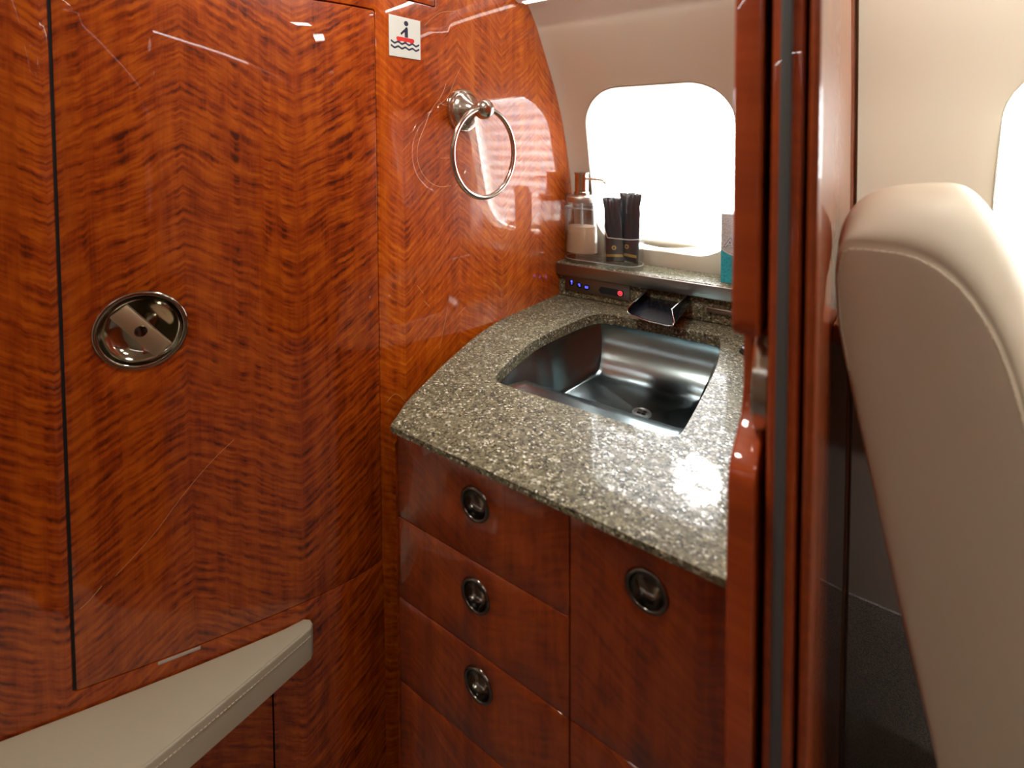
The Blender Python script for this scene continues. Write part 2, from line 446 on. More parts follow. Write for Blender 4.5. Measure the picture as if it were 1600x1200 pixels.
struct(obj('wall_bulkhead', bm, [M_WALL, M_DOOR]))
# dark void behind the gaps
bm = sheet([(-0.55, 0.0)] + [(s_of_y(yf(z) - 0.02), z) for z in zs_] + [(-0.55, 1.66)], [], lambda s, z, d: wall_pt(s, z, 0.0215 + d), 0.004, 0.02, 0.2, 0.03)
# the backing has a clearance for the latch dish
struct(obj('wall_backing', bm, M_DARK))
bm = sheet([(S_DOOR0 - 0.0036, Z_DOOR0), (S_DOOR0 - 0.0002, Z_DOOR0), (S_DOOR0 - 0.0002, Z_DOOR1), (S_DOOR0 - 0.0036, Z_DOOR1)], [], lambda s, z, d: wall_pt(s, z, 0.0012 + d), 0.015, 0.02, 0.2, 0.05)
struct(obj('trim_1', bm, M_DARK))
WALL_SCR = [([(0.5279, 1.3313), (0.5127, 1.3078), (0.4979, 1.2774), (0.4753, 1.2621)], 0.00022), ([(0.4936, 1.3006), (0.4836, 1.2785), (0.4590, 1.2540), (0.4484, 1.2299), (0.4317, 1.1990), (0.4305, 1.1686), (0.4471, 1.1421), (0.4739, 1.1267), (0.5023, 1.1279)], 0.0003), ([(0.5172, 1.4254), (0.4850, 1.4178), (0.4643, 1.4033), (0.4484, 1.3881)], 0.00022), ([(0.4780, 1.2728), (0.4808, 1.2656), (0.4936, 1.2632)], 0.00022), ([(0.4794, 1.1754), (0.5038, 1.1748)], 0.0002), ([(0.4181, 1.2021), (0.4025, 1.1873)], 0.0002), ([(0.6098, 0.9373), (0.6318, 0.9182), (0.6318, 0.8849)], 0.0002), ([(0.4936, 0.9209), (0.4822, 0.8854), (0.4725, 0.8559)], 0.0002), ([(0.3697, 0.8076), (0.3852, 0.8176), (0.4037, 0.7938)], 0.00022), ([(0.4280, 0.9732), (0.4406, 0.9577)], 0.0002), ([(0.5157, 0.9014), (0.5341, 0.9099)], 0.0002), ([(0.4419, 0.9449), (0.4537, 0.9313)], 0.0002)]
DOOR_SCR = [([(0.1672, 0.8205), (0.1420, 0.8006), (0.1075, 0.7625), (0.0838, 0.7303), (0.0549, 0.7014), (0.0427, 0.6905)], 0.00022), ([(0.0300, 0.6836), (0.0182, 0.6707), (0.0093, 0.6637)], 0.0003)]
M_SCR = plain('worn_lacquer', (0.80, 0.42, 0.16), 0.4)
def scratch(paths, parent):
    bm = bmesh.new()
    for pts, w in paths:
        P = smooth_open(pts, 2); P = [wall_pt(a, b, -0.00005) for a, b in P]
        tube(P, w, 5, False, bm)
    return obj('scratches', bm, M_SCR, parent, smooth=60)
def smooth_open(pts, it=2):
    for _ in range(it):
        out = [pts[0]]
        for a, b in zip(pts, pts[1:]):
            out += [(a[0] * .75 + b[0] * .25, a[1] * .75 + b[1] * .25), (a[0] * .25 + b[0] * .75, a[1] * .25 + b[1] * .75)]
        pts = out + [pts[-1]]
    return pts
scratch(WALL_SCR, bpy.data.objects['wall_bulkhead'])
# lav door (flush panel)
S_L, Z_L, R_L = 0.0755, 0.9795, 0.0455
bm = sheet(rrect(S_DOOR0, S_DOOR1, Z_DOOR0, Z_DOOR1, 0.003, 3), [circle(S_L, Z_L, R_L - 0.002)], wall_pt, 0.018, 0.006, 0.05, 0.012, 0.0012, 3)
door = struct(obj('door_1', bm, M_DOOR)); scratch(DOOR_SCR, door); door['label'] = 'curved glossy figured wood door with a round recessed latch'
# fuselage wall with windows
Z_W0, Z_W1 = 0.965, 1.313
def winhole(a, b): return rrect(a - 0.003, b + 0.003, Z_W0, Z_W1, 0.082, 10)
def fus(sign):
    return lambda x, z, d: Vector((x, sign * (yf(z) + d), z))
X0, X1 = -0.60, 1.75
Z_DADO, Z_CARP = 0.86, 0.395
bm = sheet([(X0, Z_DADO), (X1, Z_DADO), (X1, 1.60), (X0, 1.60)], [winhole(*w) for w in WINX], fus(1), 0.012, 0.03, 0.02, 0.02, 0.004, 3)
struct(obj('wall_window', bm, M_LIN))
bm = sheet([(-1.5, 0.0), (X1, 0.0), (X1, 1.60), (-1.5, 1.60)], [], fus(-1), 0.012, 0.05, 0.04, 0.03)
struct(obj('wall_opposite', bm, plain('tan_panel', (0.26, 0.215, 0.155), 0.7)))
bm = sheet([(X0, Z_CARP + 0.001), (X1, Z_CARP + 0.001), (X1, Z_DADO - 0.001), (X0, Z_DADO - 0.001)], [], lambda x, z, d: Vector((x, yf(z) - 0.004 + d, z)), 0.012, 0.1, 0.04, 0.05)
struct(obj('wall_dado', bm, M_DADO))
bm = sheet([(X0, 0.0), (X1, 0.0), (X1, Z_CARP), (X0, Z_CARP)], [], lambda x, z, d: Vector((x, yf(z) - 0.008 + d, z)), 0.012, 0.1, 0.04, 0.05)
struct(obj('trim_carpet', bm, M_CARP))
# window reveals, panes and shades
def window(i, a, b, sign, full=True):
    bm = bmesh.new(); rings = []
    cx, cz = (a + b) / 2, (Z_W0 + Z_W1) / 2
    base = winhole(a - 0.0, b + 0.0)
    for d, sc in ((0.0, 1.0), (0.004, 0.997), (0.014, 0.993), (0.030, 0.990)):
        rings.append([bm.verts.new((cx + (x - cx) * sc, sign * (yf(z) * (1 if d < .02 else 1) + d), cz + (z - cz) * sc)) for x, z in base])
    for A, B in zip(rings, rings[1:]):
        n = len(A)
        for k in range(n): bm.faces.new((A[k], A[(k + 1) % n], B[(k + 1) % n], B[k]))
    o = struct(obj('window_%d' % i, bm, M_REVEAL, smooth=60))
    dom = [(cx + (x - cx) * 0.99, cz + (z - cz) * 0.99) for x, z in base]
    obj('window_pane', sheet(dom, [], lambda x, z, d: Vector((x, sign * (yf(z) + 0.042 + d), z)), 0.0, 0.05, 0.05, 0.05), M_PANE, o)
    # pleated shade
    bm = bmesh.new(); n = 14; pr = []
    for k in range(2 * n + 1):
        z = Z_W0 - 0.01 + (Z_W1 - Z_W0 + 0.02) * k / (2 * n)
        y = sign * (yf(min(max(z, Z_W0), Z_W1)) + (0.034 if k % 2 else 0.0235))
        zp = z + (0.0032 if k % 2 else 0)
        pr.append((bm.verts.new((a + 0.001, y, zp)), bm.verts.new((b - 0.001, y, zp))))
    for A, B in zip(pr, pr[1:]): bm.faces.new((A[0], A[1], B[1], B[0]))
    obj('window_shade', bm, M_SHADE, o, smooth=0)
    if full:   # moulded finger lip of the shade at the bottom of the opening
        bm = bmesh.new(); rr = []
        for k in range(17):
            t = k / 16; x = cx - 0.075 + 0.15 * t; w = sin(pi * t) ** 0.8
            ring = []
            for j in range(9):
                aa = pi * j / 8
                ring.append(bm.verts.new((x, yf(Z_W0 + .01) + 0.022 - 0.020 * w * sin(aa), Z_W0 + 0.016 - 0.011 * w * cos(aa))))
            rr.append(ring)
        for A, B in zip(rr, rr[1:]):
            for j in range(8): bm.faces.new((A[j], A[j + 1], B[j + 1], B[j]))
        bmesh.ops.remove_doubles(bm, verts=bm.verts, dist=1e-5)
        obj('finger_lip', bm, M_REVEAL, o, smooth=180)
    return o
for i, w in enumerate(WINX): window(i + 1, *w, 1, i < 2)
# ceiling, floor
bm = bmesh.new(); rows = []
sec = [(1.60, 0.70), (1.655, 0.58), (1.695, 0.42), (1.72, 0.22), (1.73, 0.0), (1.72, -0.22), (1.695, -0.42), (1.655, -0.58), (1.60, -0.70)]
for x in (-1.5, X1): rows.append([bm.verts.new((x, y, z)) for z, y in sec])
for k in range(len(sec) - 1): bm.faces.new((rows[0][k], rows[0][k + 1], rows[1][k + 1], rows[1][k]))
struct(obj('ceiling', bm, M_LIN, smooth=60))
struct(obj('floor', box(-1.5, X1, -1.0, 1.0, -0.02, 0.0), M_CARP))
# ends of the cabin
struct(obj('wall_aft', box(-1.52, -1.5, -1.08, 1.08, 0, 1.75), M_JAMB))
struct(obj('wall_forward', box(X1, X1 + 0.02, -1.08, 1.08, 0, 1.75), M_CAB))
# opposite lavatory partition (other side of the doorway)
struct(obj('wall_partition_far', box(-0.05, 0.0, -1.02, -0.36, 0.0, 1.60, 0.004), M_JAMB))
# ------------------------------------------------------------------ pocket-door partition
PT = Matrix.Translation((-0.03, 0.36, 0)) @ Matrix.Rotation(-math.atan(0.068), 4, 'Z')     # local x = thickness, local y = depth
def pbox(x0, x1, y0, y1, z0, z1, bev=0.003, seg=3):
    return box(x0, x1, y0, y1, z0, z1, bev, seg, PT)
TOP = 1.60
def ydepth(z): return (yf(z) - 0.36) - 0.012
# lavatory-side leaf, its end scooped out for the door pull
prof = [(0.0, 0.002), (-0.006, 0.002)]
end = [(0.003, 0.0), (-0.004, 0.5), (-0.007, 0.90), (-0.006, 0.962), (-0.003, 0.972), (0.006, 0.979), (0.020, 0.985), (0.034, 0.993), (0.040, 1.003), (0.042, 1.02), (0.042, 1.05),
       (0.040, 1.0625), (0.012, 1.0640), (0.004, 1.0655), (0.0005, 1.070), (0.0, 1.078), (0.0, 1.60)]
back = [(yf(z) - 0.36 - 0.010, z) for z in (1.60, 1.5, 1.4, 1.3, 1.2, 1.1, 1.0, 0.9, 0.6, 0.3, 0.0)]
poly = end + back
bm = sheet(poly, [], lambda y, z, d: PT @ Vector((-0.0240 + d, y, z)), 0.0176, 0.03, 0.06, 0.02)
bevel_sharp(bm, 0.0025, 3, 60)
struct(obj('wall_partition_inner', bm, M_JAMB))
bm = sheet([(0.0, 0.0), (0.0, 1.60)] + back, [], lambda y, z, d: PT @ Vector((0.0205 + d, y, z)), 0.0062, 0.03, 0.06, 0.02)
bevel_sharp(bm, 0.0022, 3, 60)
struct(obj('wall_partition_outer', bm, veneer('outer_veneer', 0.0, 0.3, 0.2, (0.36, 0.070, 0.005), (0.25, 0.040, 0.003), (0.14, 0.02, 0.002), 0.4, 0.6, 12.0)))
struct(obj('pocket_shade_block', pbox(-0.0053, 0.0205, 0.10, 0.55, 0.0, 1.6, 0), M_DARK))  # near-black block paints in the shade inside the pocket gaps
# sliding leaf in the pocket
sl = struct(obj('door_2', pbox(-0.0014, 0.0174, 0.003, 0.098, 0.004, 1.59, 0.0025), M_JAMB)); sl['label'] = 'sliding pocket door of reddish wood, edge on'
obj('gasket', pbox(0.0040, 0.0108, 0.0005, 0.02, 0.004, 1.59, 0.001), M_RUB, sl)
bm = bmesh.new()      # curved metal finger pull inside the scoop
pr = []
for k in range(25):
    t = k / 24; z = 0.985 + 0.074 * t; y = 0.030 - 0.022 * sin(pi * t) ** 0.7
    pr.append((y, z))
bm = bmesh.new(); A = []
for x in (-0.0130, -0.0118, -0.0028, -0.0020):
    off = 0.0016 if x in (-0.0130, -0.0020) else 0.0
    A.append([bm.verts.new(PT @ Vector((x, y + off, z))) for y, z in pr])
A.append([bm.verts.new(PT @ Vector((-0.0020, y + 0.012, z))) for y, z in pr]); A.insert(0, [bm.verts.new(PT @ Vector((-0.0130, y + 0.012, z))) for y, z in pr])
for P, Q in zip(A, A[1:]):
    for k in range(24): bm.faces.new((P[k], P[k + 1], Q[k + 1], Q[k]))
obj('finger_pull', bm, M_NICKEL, sl, smooth=50)
bm = sheet([(0.0345, 0.02), (0.0362, 0.02), (0.0362, 1.56), (0.0345, 1.56)], [], lambda x, z, d: Vector((x + 0.068 * (yf(z) - 0.99) + 0.0075, yf(z) - 0.010 + d, z)), 0.012, 0.02, 0.04, 0.03)
struct(obj('trim_2', bm, plain('brown_trim', (0.10, 0.045, 0.02), 0.4)))
# ------------------------------------------------------------------ door latch
ML = wall_frame(S_L, Z_L)
n_ = 64
latch = bpy.data.objects.new('latch', None); COL.objects.link(latch); latch.parent = door; latch['label'] = 'round recessed rotary latch'
obj('rim', lathe([(0.0415, -0.003), (0.0415, 0.0012), (0.0422, 0.0022), (0.0455, 0.0022), (0.0468, 0.0012), (0.0468, -0.0005)], n_, ML), M_DISH, latch, smooth=60)
obj('dish', lathe([(0.0, -0.0135), (0.012, -0.0135), (0.024, -0.0125), (0.034, -0.0095), (0.040, -0.004), (0.0416, 0.0)], n_, ML), M_DISH, latch, smooth=180)
MB = ML @ Matrix.Rotation(R(-52), 4, 'Z')
hb = obj('latch_handle', box(-0.0345, 0.0345, -0.0105, 0.0105, -0.001, 0.0045, 0.0012, 2, MB), M_BRASS, latch)
obj('hub', lathe([(0.0, 0.0), (0.010, 0.0), (0.010, -0.0136)], 32, ML), M_DISH, latch, smooth=50)
obj('lock_button', lathe([(0.0, 0.0048), (0.0044, 0.0049), (0.0052, 0.0053), (0.0064, 0.0053), (0.0067, 0.0044)], 32, ML), M_PULL, latch, smooth=50)
obj('strike_plate', box(-0.022, 0.022, -0.0018, 0.0018, -0.001, 0.0008, 0.0003, 1, wall_frame(0.103, 0.5645)), plain('pale_plastic', (0.50, 0.47, 0.40), 0.5), door)
# overhead locker door in the bulkhead
bm = sheet(rrect(S_H0, S_H1, Z_H0, 1.598, 0.003, 3), [], wall_pt, 0.018, 0.012, 0.05, 0.015, 0.001, 2)
tag(obj('locker_door', bm, M_WALL), 'wood overhead locker door cut into the bulkhead above the life raft sign', 'cabinet door')
# ------------------------------------------------------------------ sign
MS = wall_frame(0.410, 1.3625)
SG = MS.copy()
sign = tag(obj('safety_sign', box(-0.0290, 0.0290, -0.0307, 0.0307, 0.0003, 0.0016, 0.0003, 1, SG), plain('sign_white', (0.80, 0.86, 0.80), 0.4)),
           'small white life raft pictogram sign on the wood bulkhead', 'sign')
M_NAVY = plain('sign_navy', (0.028, 0.030, 0.065), 0.5); M_RED = plain('sign_red', (0.75, 0.035, 0.03), 0.5)
def flat(polys, z0, z1, M):
    bm = bmesh.new()
    for poly in polys:
        a = [bm.verts.new(M @ Vector((x, y, z1))) for x, y in poly]; b = [bm.verts.new(M @ Vector((x, y, z0))) for x, y in poly]
        bm.faces.new(a); n = len(a)
        for k in range(n): bm.faces.new((a[k], b[k], b[(k + 1) % n], a[(k + 1) % n]))
    return bm
def wavy(y, amp, th, x0=-0.0262, x1=0.0262, n=40, cyc=4.0):
    top = [(x0 + (x1 - x0) * k / n, y + amp * cos(2 * pi * cyc * k / n) + th / 2) for k in range(n + 1)]
    bot = [(x, yy - th) for x, yy in top][::-1]
    return top + bot
bodyp = [(-0.0010, 0.0130), (0.0006, 0.0156), (0.0022, 0.0164), (0.0040, 0.0158), (0.0048, 0.0135), (0.0050, 0.0005), (-0.0008, 0.0005), (-0.0012, 0.0085), (-0.0070, 0.0032), (-0.0085, 0.0042), (-0.0086, 0.0060), (-0.0035, 0.0110)]
obj('person_symbol', flat([bodyp, circle(0.0018, 0.0218, 0.0040, 24)], 0.0014, 0.0018, MS), M_NAVY, sign, smooth=0)
raft = [(-0.0140, 0.0000), (0.0140, 0.0000), (0.0165, -0.0012), (0.0168, -0.0040), (0.0150, -0.0066), (0.0105, -0.0074), (0.007, -0.0060), (0.0035, -0.0060), (0, -0.0074), (-0.0035, -0.0060), (-0.007, -0.0062), (-0.0105, -0.0074), (-0.0150, -0.0062), (-0.0165, -0.0030), (-0.0160, -0.0010)]
obj('raft_symbol', flat([raft], 0.0014, 0.0018, MS), M_RED, sign, smooth=0)
obj('wave_symbol', flat([wavy(-0.0092, 0.0013, 0.0030)], 0.0014, 0.0018, MS), M_NAVY, sign, smooth=0)
obj('wave_symbol', flat([wavy(-0.0162, 0.0013, 0.0030)], 0.0014, 0.0018, MS), M_NAVY, sign, smooth=0)
# ------------------------------------------------------------------ towel ring
MR = wall_frame(0.530, 1.2565)
tr = thing('towel_ring', 'brushed nickel towel ring on the wood bulkhead below the sign', 'towel ring', wall_pt(0.530, 1.2565))
MRI = tr.matrix_world.inverted(); MR0 = Matrix.Translation(-tr.location) @ MR
obj('mounting_plate', lathe([(0.0, 0.0), (0.0365, 0.0), (0.0375, 0.003), (0.0360, 0.0065), (0.0340, 0.007), (0.0330, 0.0105), (0.0305, 0.0115), (0.0290, 0.0145), (0.0240, 0.018), (0.0165, 0.024), (0.0115, 0.030), (0.0085, 0.036), (0.0085, 0.040)], 56, MR0), M_NICKEL, tr, smooth=50)
MBALL = MR0 @ Matrix.Translation((0, 0.0, 0.052))
bm = bmesh.new(); bmesh.ops.create_uvsphere(bm, u_segments=36, v_segments=20, radius=0.0172); bm.transform(MBALL)
lathe([(0.0, -0.0195), (0.007, -0.0195), (0.0105, -0.0175), (0.0105, -0.0145), (0.007, -0.013), (0.006, -0.010)], 28, MBALL @ Matrix.Translation((0, 0, 0.0)), bm)
obj('post', bm, M_NICKEL, tr, smooth=50)
RR = 0.0742
# ring hangs from the ball, its plane parallel to the wall
path = [MR0 @ Vector((RR * sin(2 * pi * k / 96), -RR + RR * cos(2 * pi * k / 96) + 0.001, 0.054)) for k in range(96)]
obj('ring', tube(path, 0.0043, 14, True), M_NICKEL, tr, smooth=180)
# ------------------------------------------------------------------ vanity
YF = 0.399
ZC, TC = 0.86, 0.0185
edge = [(-0.4315, 0.3925), (-0.4352, 0.3938), (-0.4372, 0.3985), (-0.441, 0.409), (-0.458, 0.443), (-0.469, 0.484), (-0.480, 0.523), (-0.488, 0.553), (-0.501, 0.613), (-0.510, 0.654), (-0.516, 0.70), (-0.519, 0.753), (-0.5135, 0.811), (-0.507, 0.88), (-0.499, 0.951)]
def smooth_open(pts, it=2):
    for _ in range(it):
        out = [pts[0]]
        for a, b in zip(pts, pts[1:]):
            out += [(a[0] * .75 + b[0] * .25, a[1] * .75 + b[1] * .25), (a[0] * .25 + b[0] * .75, a[1] * .25 + b[1] * .75)]
        pts = out + [pts[-1]]
    return pts
edge_s = smooth_open(edge)
def part_x(y): return -0.054 + 0.068 * (y - 0.36)
counter = edge_s + [(part_x(0.951) - 0.001, 0.951), (part_x(0.415) - 0.001, 0.415), (-0.053, 0.3925)]
hole = [(-0.3646, 0.8925), (-0.3868, 0.858), (-0.4007, 0.7942), (-0.4108, 0.7447), (-0.4150, 0.7000), (-0.4114, 0.6393), (-0.4040, 0.5850), (-0.3990, 0.5640), (-0.3900, 0.5520), (-0.3777, 0.5485),
        (-0.2527, 0.5500), (-0.1520, 0.5530), (-0.1400, 0.5580), (-0.1355, 0.5700), (-0.1335, 0.6487), (-0.1330, 0.7644), (-0.1400, 0.8400), (-0.1500, 0.8880), (-0.1560, 0.8925)]
def chaikin(pts, it=2):
    for _ in range(it):
        out = []
        for a, b in zip(pts, pts[1:] + pts[:1]):
            out += [(a[0] * .8 + b[0] * .2, a[1] * .8 + b[1] * .2), (a[0] * .2 + b[0] * .8, a[1] * .2 + b[1] * .8)]
        pts = out
    return pts
hole_s = chaikin(hole)
bm = sheet(counter, [hole_s], lambda x, y, d: Vector((x, y, ZC - d * (0.38 if y < 0.424 else 1.0))), TC, 0.04, 0.04, 0.015, 0.003, 4)
tag(obj('vanity_countertop', bm, M_GRAN), 'speckled grey granite vanity countertop with curved left edge and sink cutout', 'countertop')
# cabinet body
cab = thing('vanity_cabinet', 'dark red wood vanity cabinet of drawers under the granite top', 'cabinet', (-0.24, YF, 0))
CO = Vector((-0.24, YF, 0))
def loc(bm, o=CO): bm.transform(Matrix.Translation(-o)); return bm
side = [(-0.4295, 0.403)] + [(x + 0.006, y) for x, y in edge_s[8:]]
bm = bmesh.new(); a = [bm.verts.new((x, y, 0.0)) for x, y in side]; b = [bm.verts.new((x, y, 0.838)) for x, y in side]
for k in range(len(side) - 1): bm.faces.new((a[k], a[k + 1], b[k + 1], b[k]))
uvl = bm.loops.layers.uv.verify()
for f in bm.faces:
    for l in f.loops: l[uvl].uv = (l.vert.co.y, l.vert.co.z)
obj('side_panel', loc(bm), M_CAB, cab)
bm = bmesh.new(); add_box(bm, -0.427, -0.062, 0.421, 0.426, 0.0, 0.836)
obj('carcass', loc(bm), M_DARK, cab, smooth=0)
def front(name, x0, x1, z0, z1, pull=None, lab=None):
    hs = [circle(pull[0], pull[1], 0.0172)] if pull else []
    bm = sheet(rrect(x0, x1, z0, z1, 0.0012, 2), hs, lambda x, z, d: Vector((x, YF + d, z)), 0.018, 0.03, 0.03, 0.02, 0.0009, 2)
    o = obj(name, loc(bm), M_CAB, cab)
    if pull:
        MP = Matrix.Translation((pull[0], YF, pull[1])) @ Matrix.Rotation(R(90), 4, 'X')
        bm = lathe([(0.0155, -0.002), (0.0152, 0.0012), (0.0160, 0.0022), (0.0178, 0.0022), (0.0192, 0.0010), (0.0195, -0.0002)], 44, MP)
        obj('pull_ring', loc(bm), M_PULL, o, smooth=60)
        bm = lathe([(0.0, -0.0125), (0.006, -0.0122), (0.011, -0.0105), (0.0142, -0.0065), (0.0156, -0.001)], 44, MP)
        obj('pull_cup', loc(bm), M_PULL, o, smooth=180)
    return o
XA, XB, XC, XD = -0.4290, -0.1985, -0.1968, -0.0560
front('drawer', XA, XB, 0.7478, 0.8522, (-0.311, 0.811))
front('drawer', XA, XB, 0.6470, 0.7464, (-0.311, 0.709))
front('drawer', XA, XB, 0.5400, 0.6456, (-0.308, 0.610))
front('door', XA, XB, 0.06, 0.5386)
front('drawer', XC, XD, 0.6470, 0.8522, (-0.124, 0.8125))
front('door', XC, XD, 0.06, 0.6456)
bm = box(-0.427, -0.06, 0.44, 0.46, 0.0, 0.058); obj('plinth', loc(bm), M_DARK, cab)
# ------------------------------------------------------------------ sink
cx, cy = -0.268, 0.715
basin = thing('sink', 'brushed steel undermount sink basin in the granite countertop', 'sink', (cx, cy, 0.755))
SO = Vector((cx, cy, 0.755))
def basin_pt(x, y, lev):
    """lev 0 at the flange .. 1 at the floor; straight wall at left, long hollow curve at back and front"""
    return None
rings = []
bm = bmesh.new()
N = 140
outl = [(-0.3760, 0.8960), (-0.3810, 0.880), (-0.3880, 0.856), (-0.4025, 0.7942), (-0.4125, 0.7447), (-0.4165, 0.7000), (-0.4130, 0.6393), (-0.4055, 0.5850), (-0.4005, 0.5640), (-0.3910, 0.5520), (-0.3777, 0.5485),
        (-0.2527, 0.5500), (-0.1520, 0.5520), (-0.1390, 0.5570), (-0.1345, 0.5700), (-0.1325, 0.6487), (-0.1320, 0.7644), (-0.1390, 0.8400), (-0.1480, 0.8960)]
hs = resample(outl, 0.010)
def offs(pts, d):
    out = []; n = len(pts)
    for i in range(n):
        a = Vector(pts[i - 1]); b = Vector(pts[(i + 1) % n]); t = (b - a).normalized(); out.append((pts[i][0] + t.y * d, pts[i][1] - t.x * d))
    return out
area2 = sum(hs[i][0] * hs[(i + 1) % len(hs)][1] - hs[(i + 1) % len(hs)][0] * hs[i][1] for i in range(len(hs)))
sg = 1 if area2 > 0 else -1
flo = offs(hs, sg * 0.012)
rings.append([bm.verts.new((x, y, 0.8408)) for x, y in flo])
rings.append([bm.verts.new((x, y, 0.8408)) for x, y in hs])
LIPZ = [(0.015, 0.0167), (0.035, 0.0145), (0.06, 0.0141), (0.09, 0.0103), (0.14, 0.0043), (0.24, 0.0)]
LIPY = [(0.0, 0.0), (0.015, 0.006), (0.035, 0.029), (0.06, 0.045), (0.09, 0.053), (0.14, 0.057), (1.0, 0.060)]
def lvl(x, y, t):
    # t 0..1 down the wall; x/y squeeze with a hollow section in y, near-vertical sides in x
    yb, yt = 0.5485, 0.8960
    v = (y - yb) / (yt - yb)
    front_in = interp(t, LIPY) * min(1, max(0, (x + 0.404) / 0.035)); back_in = 0.072 * (1 - math.sqrt(max(0, 1 - t ** 2.0))) * 0.9 + 0.01 * t
    yy = yb + front_in + v * (yt - back_in - yb - front_in)
    xl, xr = -0.405, -0.134
    u = (x - xl) / (xr - xl)
    xx = xl + 0.026 * t + u * (xr - 0.03 * t - xl - 0.026 * t)
    return xx, yy
for t in (0.015, 0.035, 0.06, 0.09, 0.14, 0.24, 0.36, 0.48, 0.6, 0.7, 0.8, 0.88, 0.94, 0.98, 1.0):
    ring = []
    for x, y in hs:
        xx, yy = lvl(x, y, t); fv = max(0.0, 1 - (y - 0.5485) / 0.040) * min(1, max(0, (x + 0.402) / 0.025))
        ring.append(bm.verts.new((xx, yy, 0.8400 - 0.0810 * t + fv * interp(t, LIPZ))))
    rings.append(ring)
DR = Vector((-0.2475, 0.7660))
for k, (t, zf) in enumerate(((0.35, 0.7565), (0.7, 0.7545), (0.9, 0.7535))):
    ring = []
    for v in rings[16]:
        q = Vector((v.co.x, v.co.y)).lerp(DR, t); ring.append(bm.verts.new((q.x, q.y, zf)))
    rings.append(ring)
for A, B in zip(rings, rings[1:]):
    n = len(A)
    for k in range(n): bm.faces.new((A[k], A[(k + 1) % n], B[(k + 1) % n], B[k]))
bm.faces.new(rings[-1])
obj('basin', loc(bm, SO), M_STEEL, basin, smooth=40)
bm = lathe([(0.0, 0.0010), (0.0105, 0.0010), (0.0118, 0.0004), (0.0128, 0.0016), (0.0148, 0.0016), (0.0158, 0.0)], 40, Matrix.Translation((DR.x, DR.y, 0.7538)))
dr = obj('drain', loc(bm, SO), plain('drain_metal', (0.34, 0.38, 0.38), 0.38, metal=1.0), basin, smooth=40)
bm = bmesh.new()
for k in range(4):
    a = pi / 4 + k * pi / 2; lathe([(0.0, 0.0012), (0.0018, 0.0013), (0.0034, 0.0014)], 14, Matrix.Translation((DR.x + 0.0052 * cos(a), DR.y + 0.0052 * sin(a), 0.7540)), bm)
obj('drain_holes', loc(bm, SO), M_BLACK, dr, smooth=0)
# ------------------------------------------------------------------ backsplash and shelf
bm = box(-0.497, part_x(0.955) - 0.002, 0.952, 0.968, 0.8605, 0.905, 0.0008, 1)
tag(obj('backsplash', bm, M_GRAN), 'narrow granite backsplash strip under the window shelf', 'backsplash')
ends = [(-0.5030, 0.944), (-0.5030 + 0.006, 0.9405)]
poly = [(-0.5050, 0.9435), (part_x(0.944) - 0.002, 0.9435), (part_x(1.02) - 0.002, 1.026), (-0.496, 1.026)]
bm = sheet(poly, [], lambda x, y, d: Vector((x, y, 0.935 - d)), 0.0285, 0.05, 0.03, 0.02, 0.004, 4)
bevel_sharp(bm, 0.002, 2, 70)
shelf = tag(obj('window_shelf', bm, M_GRAN), 'granite shelf with a brushed metal edge below the window', 'shelf')
obj('edge_trim', box(-0.5060, part_x(0.941) - 0.002, 0.9400, 0.9440, 0.9080, 0.9335, 0.0015, 3), brushed('grey_brown_metal', (0.30, 0.265, 0.235), 0.3, 0), shelf)
# control panel
CP = Vector((-0.407, 0.9495, 0.8895))
cp = thing('control_panel', 'dark bronze switch plate with blue and red lit buttons on the backsplash', 'control panel', CP)
obj('plate', loc(box(-0.4815, -0.3330, 0.9480, 0.9518, 0.8738, 0.9052, 0.0006, 2), CP), M_BRONZE, cp)
M_BLUE = emit('blue_led', (0.10, 0.10, 1.0), 2.2); M_REDL = emit('red_led', (1.0, 0.06, 0.08), 1.6)
MY = Matrix.Rotation(R(90), 4, 'X')
def disc(x, z, r, y, h=0.0012, n=32): return lathe([(r, -0.001), (r, h * 0.7), (r * 0.93, h), (0, h)], n, Matrix.Translation((x, y, z)) @ MY)
def glyph(polys, x, z, y): return flat([[(px, py) for px, py in q] for q in polys], 0.0, 0.0004, Matrix.Translation((x, y, z)) @ MY)
def bar(x0, y0, x1, y1, w=0.0008):
    d = Vector((x1 - x0, y1 - y0)).normalized(); nx, ny = -d.y * w / 2, d.x * w / 2
    return [(x0 + nx, y0 + ny), (x0 - nx, y0 - ny), (x1 - nx, y1 - ny), (x1 + nx, y1 + ny)]
def arc(r, a0, a1, w=0.0008, n=24, cx=0, cy=0):
    return [(cx + (r + w / 2) * cos(R(a0 + (a1 - a0) * k / n)), cy + (r + w / 2) * sin(R(a0 + (a1 - a0) * k / n))) for k in range(n + 1)] + \
           [(cx + (r - w / 2) * cos(R(a1 - (a1 - a0) * k / n)), cy + (r - w / 2) * sin(R(a1 - (a1 - a0) * k / n))) for k in range(n + 1)]
icons = [[circle(0, 0.0026, 0.0022, 16), bar(0, -0.0005, 0, -0.004, 0.0012)], [bar(-0.0032, 0.001, 0.0005, 0.001), bar(0.0005, 0.001, 0.0005, -0.003), bar(-0.001, -0.0015, 0.003, -0.0015), bar(-0.0025, 0.0028, 0.002, 0.0028)],
         [bar(-0.003, -0.002, 0.003, -0.002), bar(-0.003, 0.0025, -0.003, -0.002), bar(0.003, 0.0025, 0.003, -0.002), bar(-0.001, 0.0022, -0.001, -0.001), bar(0.001, 0.0022, 0.001, -0.001)]]
